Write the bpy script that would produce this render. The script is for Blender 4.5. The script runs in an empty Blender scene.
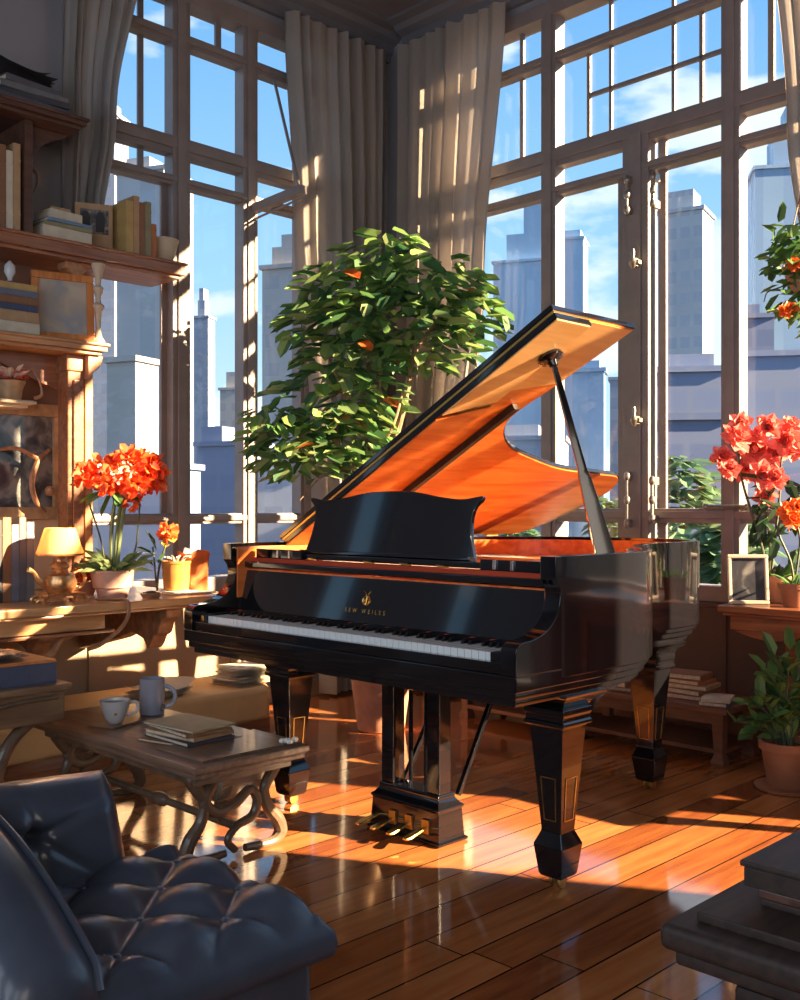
import bpy, bmesh, math, random
from mathutils import Vector, Matrix
random.seed(7)
PI = math.pi
C = bpy.context.scene.collection
S2 = math.sqrt(2)
EYE, FOC, HY = 1.15, 1030.0, 508.0

# ------------------------------------------------------------------ helpers
def V(*a): return Vector(a)
def on_h(px, py, h):
    z = (EYE - h) * FOC / (py - HY); x = (px - 400) / FOC * z
    return V((x + z) / S2, (z - x) / S2, h)
def on_Y(px, py, Y):
    r = (px - 400) / FOC; X = Y * (1 + r) / (1 - r)
    return V(X, Y, EYE + (HY - py) / FOC * (X + Y) / S2)
def on_X(px, py, X):
    r = (px - 400) / FOC; Y = X * (1 - r) / (1 + r)
    return V(X, Y, EYE + (HY - py) / FOC * (X + Y) / S2)
def at_d(px, py, z):
    x = (px - 400) / FOC * z
    return V((x + z) / S2, (z - x) / S2, EYE + (HY - py) / FOC * z)

def crom(pts, n=8, closed=False):
    P = [Vector(p) for p in pts]; out = []; N = len(P)
    for i in range(N if closed else N - 1):
        if closed: a, b, c, d = P[(i - 1) % N], P[i], P[(i + 1) % N], P[(i + 2) % N]
        else:
            b, c = P[i], P[i + 1]
            a = P[i - 1] if i else b * 2 - c
            d = P[i + 2] if i + 2 < N else c * 2 - b
        for k in range(n):
            t = k / n
            out.append(.5 * ((2 * b) + (c - a) * t + (2 * a - 5 * b + 4 * c - d) * t * t + (3 * b - a - 3 * c + d) * t ** 3))
    if not closed: out.append(P[-1])
    return out

class MB:
    def __init__(s): s.bm = bmesh.new(); s.mi = 0
    def v(s, p): return s.bm.verts.new(p)
    def f(s, vs):
        try: fc = s.bm.faces.new(vs)
        except ValueError: return None
        fc.material_index = s.mi; return fc
    def box(s, x0, x1, y0, y1, z0, z1, M=None):
        c = [V(x, y, z) for z in (z0, z1) for y in (y0, y1) for x in (x0, x1)]
        if M: c = [M @ p for p in c]
        w = [s.v(p) for p in c]
        for q in ((0, 2, 3, 1), (4, 5, 7, 6), (0, 1, 5, 4), (2, 6, 7, 3), (0, 4, 6, 2), (1, 3, 7, 5)): s.f([w[i] for i in q])
        return s
    def bar(s, a, b, w, h, up=(0, 0, 1), w2=None, h2=None):
        a, b = Vector(a), Vector(b); d = (b - a).normalized(); u = Vector(up)
        if abs(d.dot(u)) > .98: u = V(1, 0, 0)
        sd = d.cross(u).normalized(); u = sd.cross(d)
        w2 = w2 or w; h2 = h2 or h; r = []
        for p, ww, hh in ((a, w, h), (b, w2, h2)):
            r.append([s.v(p + sd * ww * i / 2 + u * hh * j / 2) for i, j in ((-1, -1), (1, -1), (1, 1), (-1, 1))])
        s.f(r[0][::-1]); s.f(r[1])
        for i in range(4): s.f([r[0][i], r[0][(i + 1) % 4], r[1][(i + 1) % 4], r[1][i]])
        return s
    def prism(s, pts, axis, a, b):
        def m(p, c):
            return {'x': V(c, p[0], p[1]), 'y': V(p[0], c, p[1]), 'z': V(p[0], p[1], c)}[axis]
        A = [s.v(m(p, a)) for p in pts]; B = [s.v(m(p, b)) for p in pts]; n = len(pts)
        s.f(A[::-1]); s.f(B)
        for i in range(n): s.f([A[i], A[(i + 1) % n], B[(i + 1) % n], B[i]])
        return s
    def loft(s, rings, closed=True, cap=True):
        R_ = [[s.v(p) for p in r] for r in rings]; n = len(rings[0])
        for i in range(len(R_) - 1):
            for k in range(n if closed else n - 1):
                s.f([R_[i][k], R_[i][(k + 1) % n], R_[i + 1][(k + 1) % n], R_[i + 1][k]])
        if cap and closed: s.f(R_[0][::-1]); s.f(R_[-1])
        return s
    def tube(s, pts, r, n=8, closed=False, flat=1.0):
        P = [Vector(p) for p in pts]; N = len(P)
        rr = r if isinstance(r, (list, tuple)) else [r] * N
        if len(rr) != N:
            rr = [rr[min(int(i * (len(rr) - 1) / (N - 1)), len(rr) - 2)] * (1 - (i * (len(rr) - 1) / (N - 1) - min(int(i * (len(rr) - 1) / (N - 1)), len(rr) - 2))) + rr[min(int(i * (len(rr) - 1) / (N - 1)), len(rr) - 2) + 1] * (i * (len(rr) - 1) / (N - 1) - min(int(i * (len(rr) - 1) / (N - 1)), len(rr) - 2)) for i in range(N)]
        rings = []; u = None
        for i in range(N):
            t = (P[(i + 1) % N] - P[i - 1]) if closed else (P[min(i + 1, N - 1)] - P[max(i - 1, 0)])
            t = t.normalized() if t.length > 1e-9 else V(0, 0, 1)
            if u is None:
                u = t.cross(V(0, 0, 1))
                if u.length < .05: u = t.cross(V(1, 0, 0))
            u = (u - t * u.dot(t)); u = u.normalized() if u.length > 1e-6 else t.orthogonal().normalized()
            w = t.cross(u)
            rings.append([P[i] + (u * math.cos(a) + w * math.sin(a) * flat) * rr[i] for a in [2 * PI * k / n for k in range(n)]])
        if closed: rings.append(rings[0])
        s.loft(rings, True, not closed); return s
    def lathe(s, prof, n=24, c=(0, 0, 0), M=None):
        rings = []
        for r, z in prof:
            q = [V(max(r, 1e-4) * math.cos(2 * PI * k / n), max(r, 1e-4) * math.sin(2 * PI * k / n), z) for k in range(n)]
            rings.append([(M @ p if M else p) + Vector(c) for p in q])
        s.loft(rings); return s
    def ball(s, c, r, n=10, m=7):
        r = (r, r, r) if isinstance(r, (int, float)) else r
        rings = []
        for i in range(m + 1):
            a = -PI / 2 + PI * i / m; q = max(math.cos(a), .02)
            rings.append([V(c[0] + r[0] * q * math.cos(2 * PI * k / n), c[1] + r[1] * q * math.sin(2 * PI * k / n), c[2] + r[2] * math.sin(a)) for k in range(n)])
        s.loft(rings); return s
    def grid(s, fn, nu, nv):
        g = [[s.v(fn(i / nu, j / nv)) for j in range(nv + 1)] for i in range(nu + 1)]
        for i in range(nu):
            for j in range(nv): s.f([g[i][j], g[i + 1][j], g[i + 1][j + 1], g[i][j + 1]])
        return s
    def leaf(s, p, d, nrm, L, W, fold=.12, droop=.15):
        d = Vector(d).normalized(); nrm = Vector(nrm); sd = d.cross(nrm)
        sd = sd.normalized() if sd.length > 1e-4 else d.orthogonal().normalized()
        nn = sd.cross(d); p = Vector(p)
        def q(a, b, h): return s.v(p + d * L * a + sd * W * b + nn * L * h)
        A = q(0, 0, 0); T = q(1, 0, -droop)
        m1, m2 = q(.33, 0, -fold * .4), q(.68, 0, -fold * .4 - droop * .4)
        l1, l2, r1, r2 = q(.24, .44, fold * .5), q(.74, .40, fold * .3 - droop * .3), q(.24, -.44, fold * .5), q(.74, -.40, fold * .3 - droop * .3)
        for fc in ((A, m1, l1), (A, r1, m1), (l1, m1, m2, l2), (m1, r1, r2, m2), (l2, m2, T), (m2, r2, T)): s.f(fc)
    def build(s, name, mat, parent=None, label=None, bevel=0, seg=2, smooth=35, local=False, weld=False):
        bm = s.bm
        if weld: bmesh.ops.remove_doubles(bm, verts=bm.verts, dist=1e-5)
        bmesh.ops.recalc_face_normals(bm, faces=bm.faces)
        if bevel:
            es = [e for e in bm.edges if len(e.link_faces) == 2 and e.calc_face_angle(0) > R(28)]
            bmesh.ops.bevel(bm, geom=es, offset=bevel, segments=seg, profile=.5, affect='EDGES', clamp_overlap=True)
        if parent is not None and not local:
            M = parent.matrix_basis.copy(); p = parent.parent
            while p is not None: M = p.matrix_basis @ M; p = p.parent
            bm.transform(M.inverted())
        me = bpy.data.meshes.new(name); bm.to_mesh(me); bm.free()
        for m in (mat if isinstance(mat, (list, tuple)) else [mat]): me.materials.append(m)
        if smooth:
            me.shade_smooth(); me.set_sharp_from_angle(angle=R(smooth))
        o = bpy.data.objects.new(name, me); C.objects.link(o)
        if bevel and smooth:
            wn = o.modifiers.new('weighted_normal', 'WEIGHTED_NORMAL'); wn.keep_sharp = True; wn.weight = 80
        if parent is not None: o.parent = parent
        if label: o['label'] = label
        return o
def R(d): return d * PI / 180

def thing(name, label, cat, loc=(0, 0, 0), rz=0, group=None):
    o = bpy.data.objects.new(name, None); C.objects.link(o); o.empty_display_size = .05
    o.location = loc; o.rotation_euler = (0, 0, rz)
    return tag(o, label, cat, group)
def tag(o, label, cat, group=None):
    o['label'] = label; o['category'] = cat
    if group: o['group'] = group
    return o
def struct(o): o['kind'] = 'structure'; return o
def sroot(name, loc=(0, 0, 0)):
    o = bpy.data.objects.new(name, None); C.objects.link(o); o.location = loc; return struct(o)
def copy_tree(o, parent=None):
    c = o.copy(); C.objects.link(c); c.parent = parent
    for ch in list(o.children): copy_tree(ch, c)
    return c

# ------------------------------------------------------------------ materials
def newmat(name):
    m = bpy.data.materials.new(name); m.use_nodes = True
    nt = m.node_tree; return m, nt, nt.nodes['Principled BSDF']
def nd(nt, t, **k):
    n = nt.nodes.new(t)
    for a, b in k.items(): setattr(n, a, b)
    return n
def setp(b, **k):
    for a, v in k.items(): b.inputs[a.replace('_', ' ')].default_value = v
def col(c): return (c[0], c[1], c[2], 1)
def ramp(nt, stops):
    r = nd(nt, 'ShaderNodeValToRGB'); e = r.color_ramp.elements
    while len(e) < len(stops): e.new(.5)
    for i, (p, c) in enumerate(stops): e[i].position = p; e[i].color = col(c)
    return r
def plain(name, c, rough=.5, metal=0, coat=0, var=.12, scale=6, bump=0, spec=.5, emit=None, es=0, sheen=0):
    m, nt, b = newmat(name)
    setp(b, Roughness=rough, Metallic=metal); b.inputs['Coat Weight'].default_value = coat
    b.inputs['Coat Roughness'].default_value = .04; b.inputs['Specular IOR Level'].default_value = spec
    b.inputs['Sheen Weight'].default_value = sheen
    tc = nd(nt, 'ShaderNodeTexCoord'); no = nd(nt, 'ShaderNodeTexNoise')
    no.inputs['Scale'].default_value = scale; no.inputs['Detail'].default_value = 4
    nt.links.new(tc.outputs['Object'], no.inputs['Vector'])
    r = ramp(nt, [(.3, [x * (1 - var) for x in c]), (.7, [min(1, x * (1 + var)) for x in c])])
    nt.links.new(no.outputs['Fac'], r.inputs['Fac']); nt.links.new(r.outputs['Color'], b.inputs['Base Color'])
    if bump:
        bp = nd(nt, 'ShaderNodeBump'); bp.inputs['Strength'].default_value = bump; bp.inputs['Distance'].default_value = .01
        nt.links.new(no.outputs['Fac'], bp.inputs['Height']); nt.links.new(bp.outputs['Normal'], b.inputs['Normal'])
    if emit: b.inputs['Emission Color'].default_value = col(emit); b.inputs['Emission Strength'].default_value = es
    return m
def wood(name, dark, light, rough=.4, axis='x', scale=5, coat=0, bump=.05):
    m, nt, b = newmat(name); setp(b, Roughness=rough); b.inputs['Coat Weight'].default_value = coat; b.inputs['Coat Roughness'].default_value = .08
    tc = nd(nt, 'ShaderNodeTexCoord'); mp = nd(nt, 'ShaderNodeMapping'); no = nd(nt, 'ShaderNodeTexNoise')
    sc = {'x': (1, 9, 9), 'y': (9, 1, 9), 'z': (9, 9, 1)}[axis]
    mp.inputs['Scale'].default_value = sc; no.inputs['Scale'].default_value = scale; no.inputs['Detail'].default_value = 6
    no.inputs['Distortion'].default_value = .6
    nt.links.new(tc.outputs['Object'], mp.inputs['Vector']); nt.links.new(mp.outputs['Vector'], no.inputs['Vector'])
    r = ramp(nt, [(.32, dark), (.68, light)])
    nt.links.new(no.outputs['Fac'], r.inputs['Fac']); nt.links.new(r.outputs['Color'], b.inputs['Base Color'])
    bp = nd(nt, 'ShaderNodeBump'); bp.inputs['Strength'].default_value = bump; bp.inputs['Distance'].default_value = .005
    nt.links.new(no.outputs['Fac'], bp.inputs['Height']); nt.links.new(bp.outputs['Normal'], b.inputs['Normal'])
    return m
def leafmat(name, cols, transl=.35, rough=.45):
    m, nt, b = newmat(name); setp(b, Roughness=rough)
    g = nd(nt, 'ShaderNodeNewGeometry')
    r = ramp(nt, [(i / max(1, len(cols) - 1), c) for i, c in enumerate(cols)])
    nt.links.new(g.outputs['Random Per Island'], r.inputs['Fac']); nt.links.new(r.outputs['Color'], b.inputs['Base Color'])
    t = nd(nt, 'ShaderNodeBsdfTranslucent'); nt.links.new(r.outputs['Color'], t.inputs['Color'])
    mx = nd(nt, 'ShaderNodeMixShader'); mx.inputs[0].default_value = transl
    out = nt.nodes['Material Output']
    nt.links.new(b.outputs[0], mx.inputs[1]); nt.links.new(t.outputs[0], mx.inputs[2]); nt.links.new(mx.outputs[0], out.inputs['Surface'])
    return m
def clothmat(name, c, transl=.25, scale=300):
    m, nt, b = newmat(name); setp(b, Roughness=.9); b.inputs['Specular IOR Level'].default_value = .2
    b.inputs['Base Color'].default_value = col(c)
    tc = nd(nt, 'ShaderNodeTexCoord'); no = nd(nt, 'ShaderNodeTexNoise'); no.inputs['Scale'].default_value = scale
    nt.links.new(tc.outputs['Object'], no.inputs['Vector'])
    bp = nd(nt, 'ShaderNodeBump'); bp.inputs['Strength'].default_value = .1; nt.links.new(no.outputs['Fac'], bp.inputs['Height']); nt.links.new(bp.outputs['Normal'], b.inputs['Normal'])
    t = nd(nt, 'ShaderNodeBsdfTranslucent'); t.inputs['Color'].default_value = col(c)
    mx = nd(nt, 'ShaderNodeMixShader'); mx.inputs[0].default_value = transl; out = nt.nodes['Material Output']
    nt.links.new(b.outputs[0], mx.inputs[1]); nt.links.new(t.outputs[0], mx.inputs[2]); nt.links.new(mx.outputs[0], out.inputs['Surface'])
    return m
def glassmat(name, tint=(1, 1, 1), gloss=.6):
    m, nt, b = newmat(name); nt.nodes.remove(b)
    t = nd(nt, 'ShaderNodeBsdfTransparent'); t.inputs['Color'].default_value = col(tint)
    g = nd(nt, 'ShaderNodeBsdfGlossy'); g.inputs['Roughness'].default_value = .02
    lw = nd(nt, 'ShaderNodeLayerWeight'); lw.inputs['Blend'].default_value = .5
    pw = nd(nt, 'ShaderNodeMath', operation='POWER'); pw.inputs[1].default_value = 4.5; nt.links.new(lw.outputs['Facing'], pw.inputs[0])
    fr = nd(nt, 'ShaderNodeMath', operation='MULTIPLY_ADD'); fr.inputs[1].default_value = gloss; fr.inputs[2].default_value = .025; nt.links.new(pw.outputs[0], fr.inputs[0])
    mx = nd(nt, 'ShaderNodeMixShader'); out = nt.nodes['Material Output']
    nt.links.new(fr.outputs[0], mx.inputs[0]); nt.links.new(t.outputs[0], mx.inputs[1]); nt.links.new(g.outputs[0], mx.inputs[2]); nt.links.new(mx.outputs[0], out.inputs['Surface'])
    return m
def floormat():
    m, nt, b = newmat('floor_boards'); L = nt.links.new
    tc = nd(nt, 'ShaderNodeTexCoord'); sp = nd(nt, 'ShaderNodeSeparateXYZ'); L(tc.outputs['Object'], sp.inputs[0])
    def mt(op, a, bb=None):
        n = nd(nt, 'ShaderNodeMath', operation=op)
        for i, q in enumerate((a, bb)):
            if q is None: continue
            if isinstance(q, (int, float)): n.inputs[i].default_value = q
            else: L(q, n.inputs[i])
        return n.outputs[0]
    W = .135
    yy = mt('DIVIDE', sp.outputs['Y'], W); iy = mt('FLOOR', yy); fy = mt('FRACT', yy)
    wn = nd(nt, 'ShaderNodeTexWhiteNoise', noise_dimensions='1D'); L(iy, wn.inputs['W'])
    xx = mt('ADD', mt('DIVIDE', sp.outputs['X'], 1.7), mt('MULTIPLY', wn.outputs['Value'], 7.3)); ix = mt('FLOOR', xx); fx = mt('FRACT', xx)
    cb = nd(nt, 'ShaderNodeCombineXYZ'); L(ix, cb.inputs[0]); L(iy, cb.inputs[1])
    w2 = nd(nt, 'ShaderNodeTexWhiteNoise', noise_dimensions='2D'); L(cb.outputs[0], w2.inputs['Vector'])
    mp = nd(nt, 'ShaderNodeMapping'); mp.inputs['Scale'].default_value = (1, 10, 1); L(tc.outputs['Object'], mp.inputs['Vector'])
    ad = nd(nt, 'ShaderNodeVectorMath', operation='ADD'); L(mp.outputs[0], ad.inputs[0]); L(w2.outputs['Color'], ad.inputs[1])
    no = nd(nt, 'ShaderNodeTexNoise'); no.inputs['Scale'].default_value = 3; no.inputs['Detail'].default_value = 5; L(ad.outputs[0], no.inputs['Vector'])
    fac = mt('ADD', mt('MULTIPLY', no.outputs['Fac'], .55), mt('MULTIPLY', w2.outputs['Value'], .45))
    r = ramp(nt, [(.2, (.20, .052, .018)), (.5, (.42, .135, .04)), (.8, (.62, .25, .085))]); L(fac, r.inputs['Fac'])
    gap = mt('MAXIMUM', mt('GREATER_THAN', mt('ABSOLUTE', mt('SUBTRACT', fy, .5)), .478), mt('GREATER_THAN', mt('ABSOLUTE', mt('SUBTRACT', fx, .5)), .4985))
    mx = nd(nt, 'ShaderNodeMix', data_type='RGBA'); L(gap, mx.inputs[0]); L(r.outputs[0], mx.inputs[6]); mx.inputs[7].default_value = (.02, .008, .004, 1)
    L(mx.outputs[2], b.inputs['Base Color'])
    rr = nd(nt, 'ShaderNodeMapRange'); rr.inputs['To Min'].default_value = .05; rr.inputs['To Max'].default_value = .13
    n2 = nd(nt, 'ShaderNodeTexNoise'); n2.inputs['Scale'].default_value = 2.5; L(tc.outputs['Object'], n2.inputs['Vector']); L(n2.outputs['Fac'], rr.inputs['Value']); L(rr.outputs[0], b.inputs['Roughness'])
    hh = mt('SUBTRACT', mt('MULTIPLY', no.outputs['Fac'], .12), gap)
    bp = nd(nt, 'ShaderNodeBump'); bp.inputs['Strength'].default_value = .25; bp.inputs['Distance'].default_value = .003; L(hh, bp.inputs['Height']); L(bp.outputs['Normal'], b.inputs['Normal'])
    b.inputs['Coat Weight'].default_value = .55; b.inputs['Coat Roughness'].default_value = .07
    return m
def facade(name, wall, glass, fh=3.6, bw=2.4, ratio=.55, vr=.6, rough=.5, gr=.2, axis=0):
    m, nt, b = newmat(name); L = nt.links.new
    tc = nd(nt, 'ShaderNodeTexCoord'); sp = nd(nt, 'ShaderNodeSeparateXYZ'); L(tc.outputs['Object'], sp.inputs[0])
    def mt(op, a, bb):
        n = nd(nt, 'ShaderNodeMath', operation=op)
        for i, q in enumerate((a, bb)):
            if isinstance(q, (int, float)): n.inputs[i].default_value = q
            elif q is not None: L(q, n.inputs[i])
        return n.outputs[0]
    h = mt('LESS_THAN', mt('FRACT', mt('DIVIDE', sp.outputs['Z'], fh), None), ratio)
    w = mt('LESS_THAN', mt('FRACT', mt('DIVIDE', mt('ADD', sp.outputs['X'], sp.outputs['Y']), bw), None), vr)
    g = mt('MULTIPLY', h, w)
    no = nd(nt, 'ShaderNodeTexNoise'); no.inputs['Scale'].default_value = .06; L(tc.outputs['Object'], no.inputs['Vector'])
    r = ramp(nt, [(.35, [x * .9 for x in wall]), (.65, [min(1, x * 1.08) for x in wall])]); L(no.outputs['Fac'], r.inputs['Fac'])
    mx = nd(nt, 'ShaderNodeMix', data_type='RGBA'); L(g, mx.inputs[0]); L(r.outputs[0], mx.inputs[6]); mx.inputs[7].default_value = col(glass)
    L(mx.outputs[2], b.inputs['Base Color'])
    ro = mt('ADD', mt('MULTIPLY', g, gr - rough), rough); L(ro, b.inputs['Roughness'])
    return m

M = {}
M['black'] = plain('black_lacquer', (.006, .006, .008), .09, coat=.5, var=.05)
M['amber'] = wood('amber_lacquered_wood', (.60, .10, .014), (.84, .23, .045), .3, 'x', 3, coat=.25, bump=.0)
M['pale_honey'] = wood('pale_honey_tone', (.80, .42, .15), (.92, .56, .24), .3, 'x', 3, coat=.25, bump=0)  # paler honey tone for the front corner of the lid underside
M['gold'] = plain('gold', (.85, .52, .14), .25, metal=1, var=.1)
M['brass'] = plain('brass', (.55, .33, .1), .35, metal=1, var=.25, scale=25)
M['ivory'] = plain('ivory_key', (.80, .84, .84), .2, coat=.3, var=.03)
M['ebony'] = plain('ebony_key', (.01, .01, .012), .2, coat=.3)
M['felt'] = plain('red_felt', (.45, .05, .015), .8)
M['plate'] = plain('bronze_iron_plate', (.60, .28, .07), .35, metal=.6, var=.1)
M['floor'] = floormat()
M['wall'] = plain('grey_plaster', (.27, .27, .30), .8, var=.06, scale=2, bump=.02)
M['backwall'] = plain('warm_grey_plaster', (.30, .27, .25), .8, var=.06, scale=2)
M['brownwall'] = plain('dark_brown_panelling', (.10, .055, .035), .6)
M['bluewall'] = plain('blue_grey_plaster', (.16, .19, .26), .8)
M['dredwall'] = plain('dark_red_brown_panelling', (.085, .045, .035), .5, var=.1, scale=3)
M['tan'] = plain('tan_panelling', (.31, .22, .145), .6, var=.08, scale=3)
M['ceil'] = plain('ceiling_grey', (.17, .17, .20), .8, var=.05)
M['cornice'] = plain('cornice_grey', (.15, .15, .17), .6, var=.05)
M['frame'] = plain('window_frame_paint', (.255, .215, .21), .42, var=.10, scale=9)
M['metal'] = plain('window_ironmongery', (.34, .31, .28), .35, metal=.7, var=.2, scale=40)
M['glass'] = glassmat('window_glass')
M['pglass'] = glassmat('picture_glass', gloss=.15)
M['curtain'] = clothmat('curtain_linen', (.56, .52, .49), .25)
M['shelf'] = wood('reddish_shelf_wood', (.20, .07, .03), (.38, .16, .075), .35, 'x', 4, coat=.2)
M['darkshelf'] = wood('dark_shelf_wood', (.07, .03, .02), (.13, .06, .04), .4, 'x', 4, coat=.2)
M['backpanel'] = plain('brown_back_panel', (.24, .13, .09), .6, var=.12)
M['cream'] = plain('cream_panel', (.62, .50, .36), .6, var=.08)
M['desk'] = wood('desk_wood', (.36, .17, .07), (.60, .33, .15), .35, 'x', 4, coat=.2)
M['carved'] = plain('carved_wood', (.42, .20, .10), .45, var=.35, scale=30, bump=.3)
M['rdesk'] = wood('red_brown_desk_wood', (.15, .045, .02), (.30, .10, .04), .35, 'y', 4, coat=.3)
M['darkwood'] = wood('dark_walnut', (.020, .012, .009), (.045, .025, .018), .62, 'x', 5, coat=0)
M['ctable'] = wood('grey_brown_table_wood', (.13, .075, .05), (.24, .15, .10), .4, 'y', 4, coat=.15)
M['scroll'] = plain('bronze_brown_scroll', (.13, .085, .055), .4, var=.3, scale=18, coat=.3)
M['stable'] = wood('side_table_wood', (.13, .07, .04), (.26, .16, .09), .4, 'x', 4, coat=.15)
M['bench'] = plain('tan_bench_cloth', (.58, .36, .16), .7, var=.1, scale=5)
M['leather'] = plain('blue_black_leather', (.050, .060, .085), .30, var=.2, scale=9, bump=.03, coat=.12)
M['lowbench'] = wood('low_bench_wood', (.12, .05, .03), (.22, .10, .055), .45, 'y', 4)
M['terra'] = plain('terracotta', (.50, .22, .13), .7, var=.18, scale=14, bump=.05)
M['pinkterra'] = plain('pale_terracotta', (.52, .31, .24), .65, var=.15, scale=14)
M['darkterra'] = plain('dark_terracotta', (.30, .12, .06), .6, var=.15, scale=10)
M['soil'] = plain('soil', (.05, .03, .02), .95, var=.4, scale=40, bump=.5)
M['bark'] = wood('bark', (.22, .13, .07), (.46, .29, .17), .8, 'z', 6, bump=.3)
M['stem'] = plain('green_stem', (.20, .26, .10), .5, var=.2)
M['darkstem'] = plain('dark_stem', (.07, .09, .05), .6, var=.2)
M['leaves'] = leafmat('tree_leaves', [(.04, .12, .05), (.10, .24, .08), (.18, .34, .09), (.32, .44, .14), (.05, .14, .08), (.44, .50, .20)])
M['dleaves'] = leafmat('dark_leaves', [(.02, .05, .03), (.05, .11, .05), (.03, .08, .04)], .2)
M['mleaves'] = leafmat('mid_green_leaves', [(.05, .14, .05), (.11, .24, .07), (.17, .30, .08), (.04, .10, .05)], .3)
M['grassl'] = leafmat('grassy_leaves', [(.16, .24, .10), (.32, .38, .18), (.10, .18, .07)], .3)
M['outleaf'] = leafmat('hazed_outdoor_leaves', [(.10, .20, .12), (.15, .27, .15), (.22, .34, .19)], .3)  # lighter, greyer greens: outdoor haze is mixed into the leaf colour
M['redpet'] = leafmat('red_orange_petals', [(.85, .12, .03), (.75, .07, .02), (.95, .25, .06), (.9, .16, .05)], .3)
M['pinkpet'] = leafmat('coral_pink_petals', [(.88, .24, .20), (.80, .16, .13), (.92, .36, .30), (.85, .20, .15)], .3)
M['orgpet'] = leafmat('orange_petals', [(.9, .22, .04), (.8, .14, .03), (.95, .36, .10)], .3)
M['whitepet'] = leafmat('cream_petals', [(.9, .85, .7), (.8, .7, .55)], .3)
M['orgleaf'] = leafmat('rusty_leaves', [(.75, .16, .03), (.62, .11, .03)], .3)
M['yelpet'] = leafmat('yellow_petals', [(.75, .65, .08), (.6, .6, .1)], .3)
M['paper'] = plain('paper', (.84, .80, .72), .8, var=.05, scale=20)
M['page'] = plain('page_edges', (.62, .52, .40), .85, var=.18, scale=60)
M['china'] = plain('white_china', (.66, .66, .68), .25, coat=.5, var=.03)
M['bluegrey'] = plain('blue_grey_glaze', (.30, .33, .42), .25, coat=.5, var=.06)
M['coffee'] = plain('coffee', (.03, .015, .008), .1)
M['shade'] = clothmat('lamp_shade_cloth', (.85, .62, .34), .5)
M['lampgold'] = plain('gilded_lamp', (.72, .38, .16), .3, metal=.75, var=.3, scale=40)
M['amberglass'] = plain('amber_glaze', (.62, .27, .07), .2, coat=.6, var=.25, scale=10)
M['orange'] = plain('orange_card', (.68, .20, .05), .6, var=.15, scale=9)
M['silver'] = plain('silver', (.6, .6, .6), .25, metal=1)
M['strap'] = plain('brown_leather_strap', (.30, .15, .08), .5, var=.2)
M['ofrm'] = wood('orange_frame_wood', (.48, .15, .04), (.70, .27, .08), .35, 'z', 4, coat=.3)
M['gfrm'] = plain('gilt_frame', (.50, .33, .18), .45, var=.25, scale=20, metal=.2)
M['pfrm'] = plain('pale_frame', (.62, .50, .40), .5, var=.08)
def bookmat(name, c): return plain('book_' + name, c, .55, var=.12, scale=18)
BK = {k: bookmat(k, c) for k, c in dict(tan=(.45, .28, .15), brown=(.25, .12, .06), rust=(.42, .15, .06), navy=(.06, .08, .15), slate=(.14, .16, .22), blue=(.16, .26, .40), cream=(.62, .54, .42), grey=(.17, .165, .18), red=(.35, .08, .05), black=(.03, .03, .035), olive=(.28, .25, .14), dgrey=(.11, .11, .13), char=(.06, .06, .075), ochre=(.50, .33, .12)).items()}
def artmat(name, a, b_, c_, scale, rot):
    m, nt, b = newmat(name); setp(b, Roughness=.5)
    tc = nd(nt, 'ShaderNodeTexCoord'); mp = nd(nt, 'ShaderNodeMapping'); mp.inputs['Rotation'].default_value = rot
    wv = nd(nt, 'ShaderNodeTexNoise'); wv.inputs['Scale'].default_value = scale * 3; wv.inputs['Distortion'].default_value = .8; wv.inputs['Detail'].default_value = 3
    nt.links.new(tc.outputs['Object'], mp.inputs[0]); nt.links.new(mp.outputs[0], wv.inputs['Vector'])
    r = ramp(nt, [(.38, a), (.52, b_), (.64, c_)]); nt.links.new(wv.outputs['Fac'], r.inputs[0]); nt.links.new(r.outputs[0], b.inputs['Base Color']); return m
M['art_sepia'] = artmat('sepia_print', (.34, .35, .38), (.48, .40, .32), (.58, .50, .40), 2.2, (.4, .9, .3))
M['art_grey'] = artmat('grey_photograph', (.03, .035, .04), (.10, .11, .12), (.26, .26, .25), 3.2, (.5, .8, .2))
M['art_night'] = artmat('dark_photograph', (.02, .02, .03), (.04, .04, .055), (.26, .25, .25), 2.4, (.9, .4, .6))
M['art_arch'] = artmat('dark_cover_print', (.05, .05, .06), (.14, .12, .12), (.30, .27, .25), 9, (.1, .2, .3))

# ------------------------------------------------------------------ the room
LY, RX, CH = 4.87, 4.75, 4.25
X0, Y0 = -2.2, -3.0
m = MB(); m.box(X0 - .2, RX + .2, Y0 - .2, LY + .2, -.12, 0); struct(m.build('floor', M['floor'], smooth=0))
m = MB(); m.box(X0 - .2, RX + .2, Y0 - .2, LY + .2, CH, CH + .15); struct(m.build('ceiling', M['ceil'], smooth=0))
W1 = (2.50, 4.36, .68, 4.04)
W2 = (-.10, 4.30, .68, 4.04)
W4 = (.38, .78, .95, 3.6)
W5 = (-.80, -.36, .95, 3.6)
W3 = (-2.4, -.13, .06, 4.04)  # unseen window, its opening shaped to throw sun patches on the floor
m = MB(); m.box(W4[1], W1[0], LY, LY + .2, 0, CH); m.box(W5[1], W4[0], LY, LY + .2, 0, CH); m.box(X0 - .2, W5[0], LY, LY + .2, 0, CH)
for w in (W4, W5): m.box(w[0], w[1], LY, LY + .2, 0, w[2]); m.box(w[0], w[1], LY, LY + .2, w[3], CH)
m.box(W1[1], RX + .2, LY, LY + .2, 0, CH)
m.box(W1[0], W1[1], LY, LY + .2, 0, W1[2]); m.box(W1[0], W1[1], LY, LY + .2, W1[3], CH)
struct(m.build('wall_left', M['wall'], smooth=0))
m = MB(); m.box(RX, RX + .2, W2[1], LY, 0, CH); m.box(RX, RX + .2, W3[1], W2[0], 0, CH); m.box(RX, RX + .2, Y0 - .2, W3[0], 0, CH)
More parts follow.
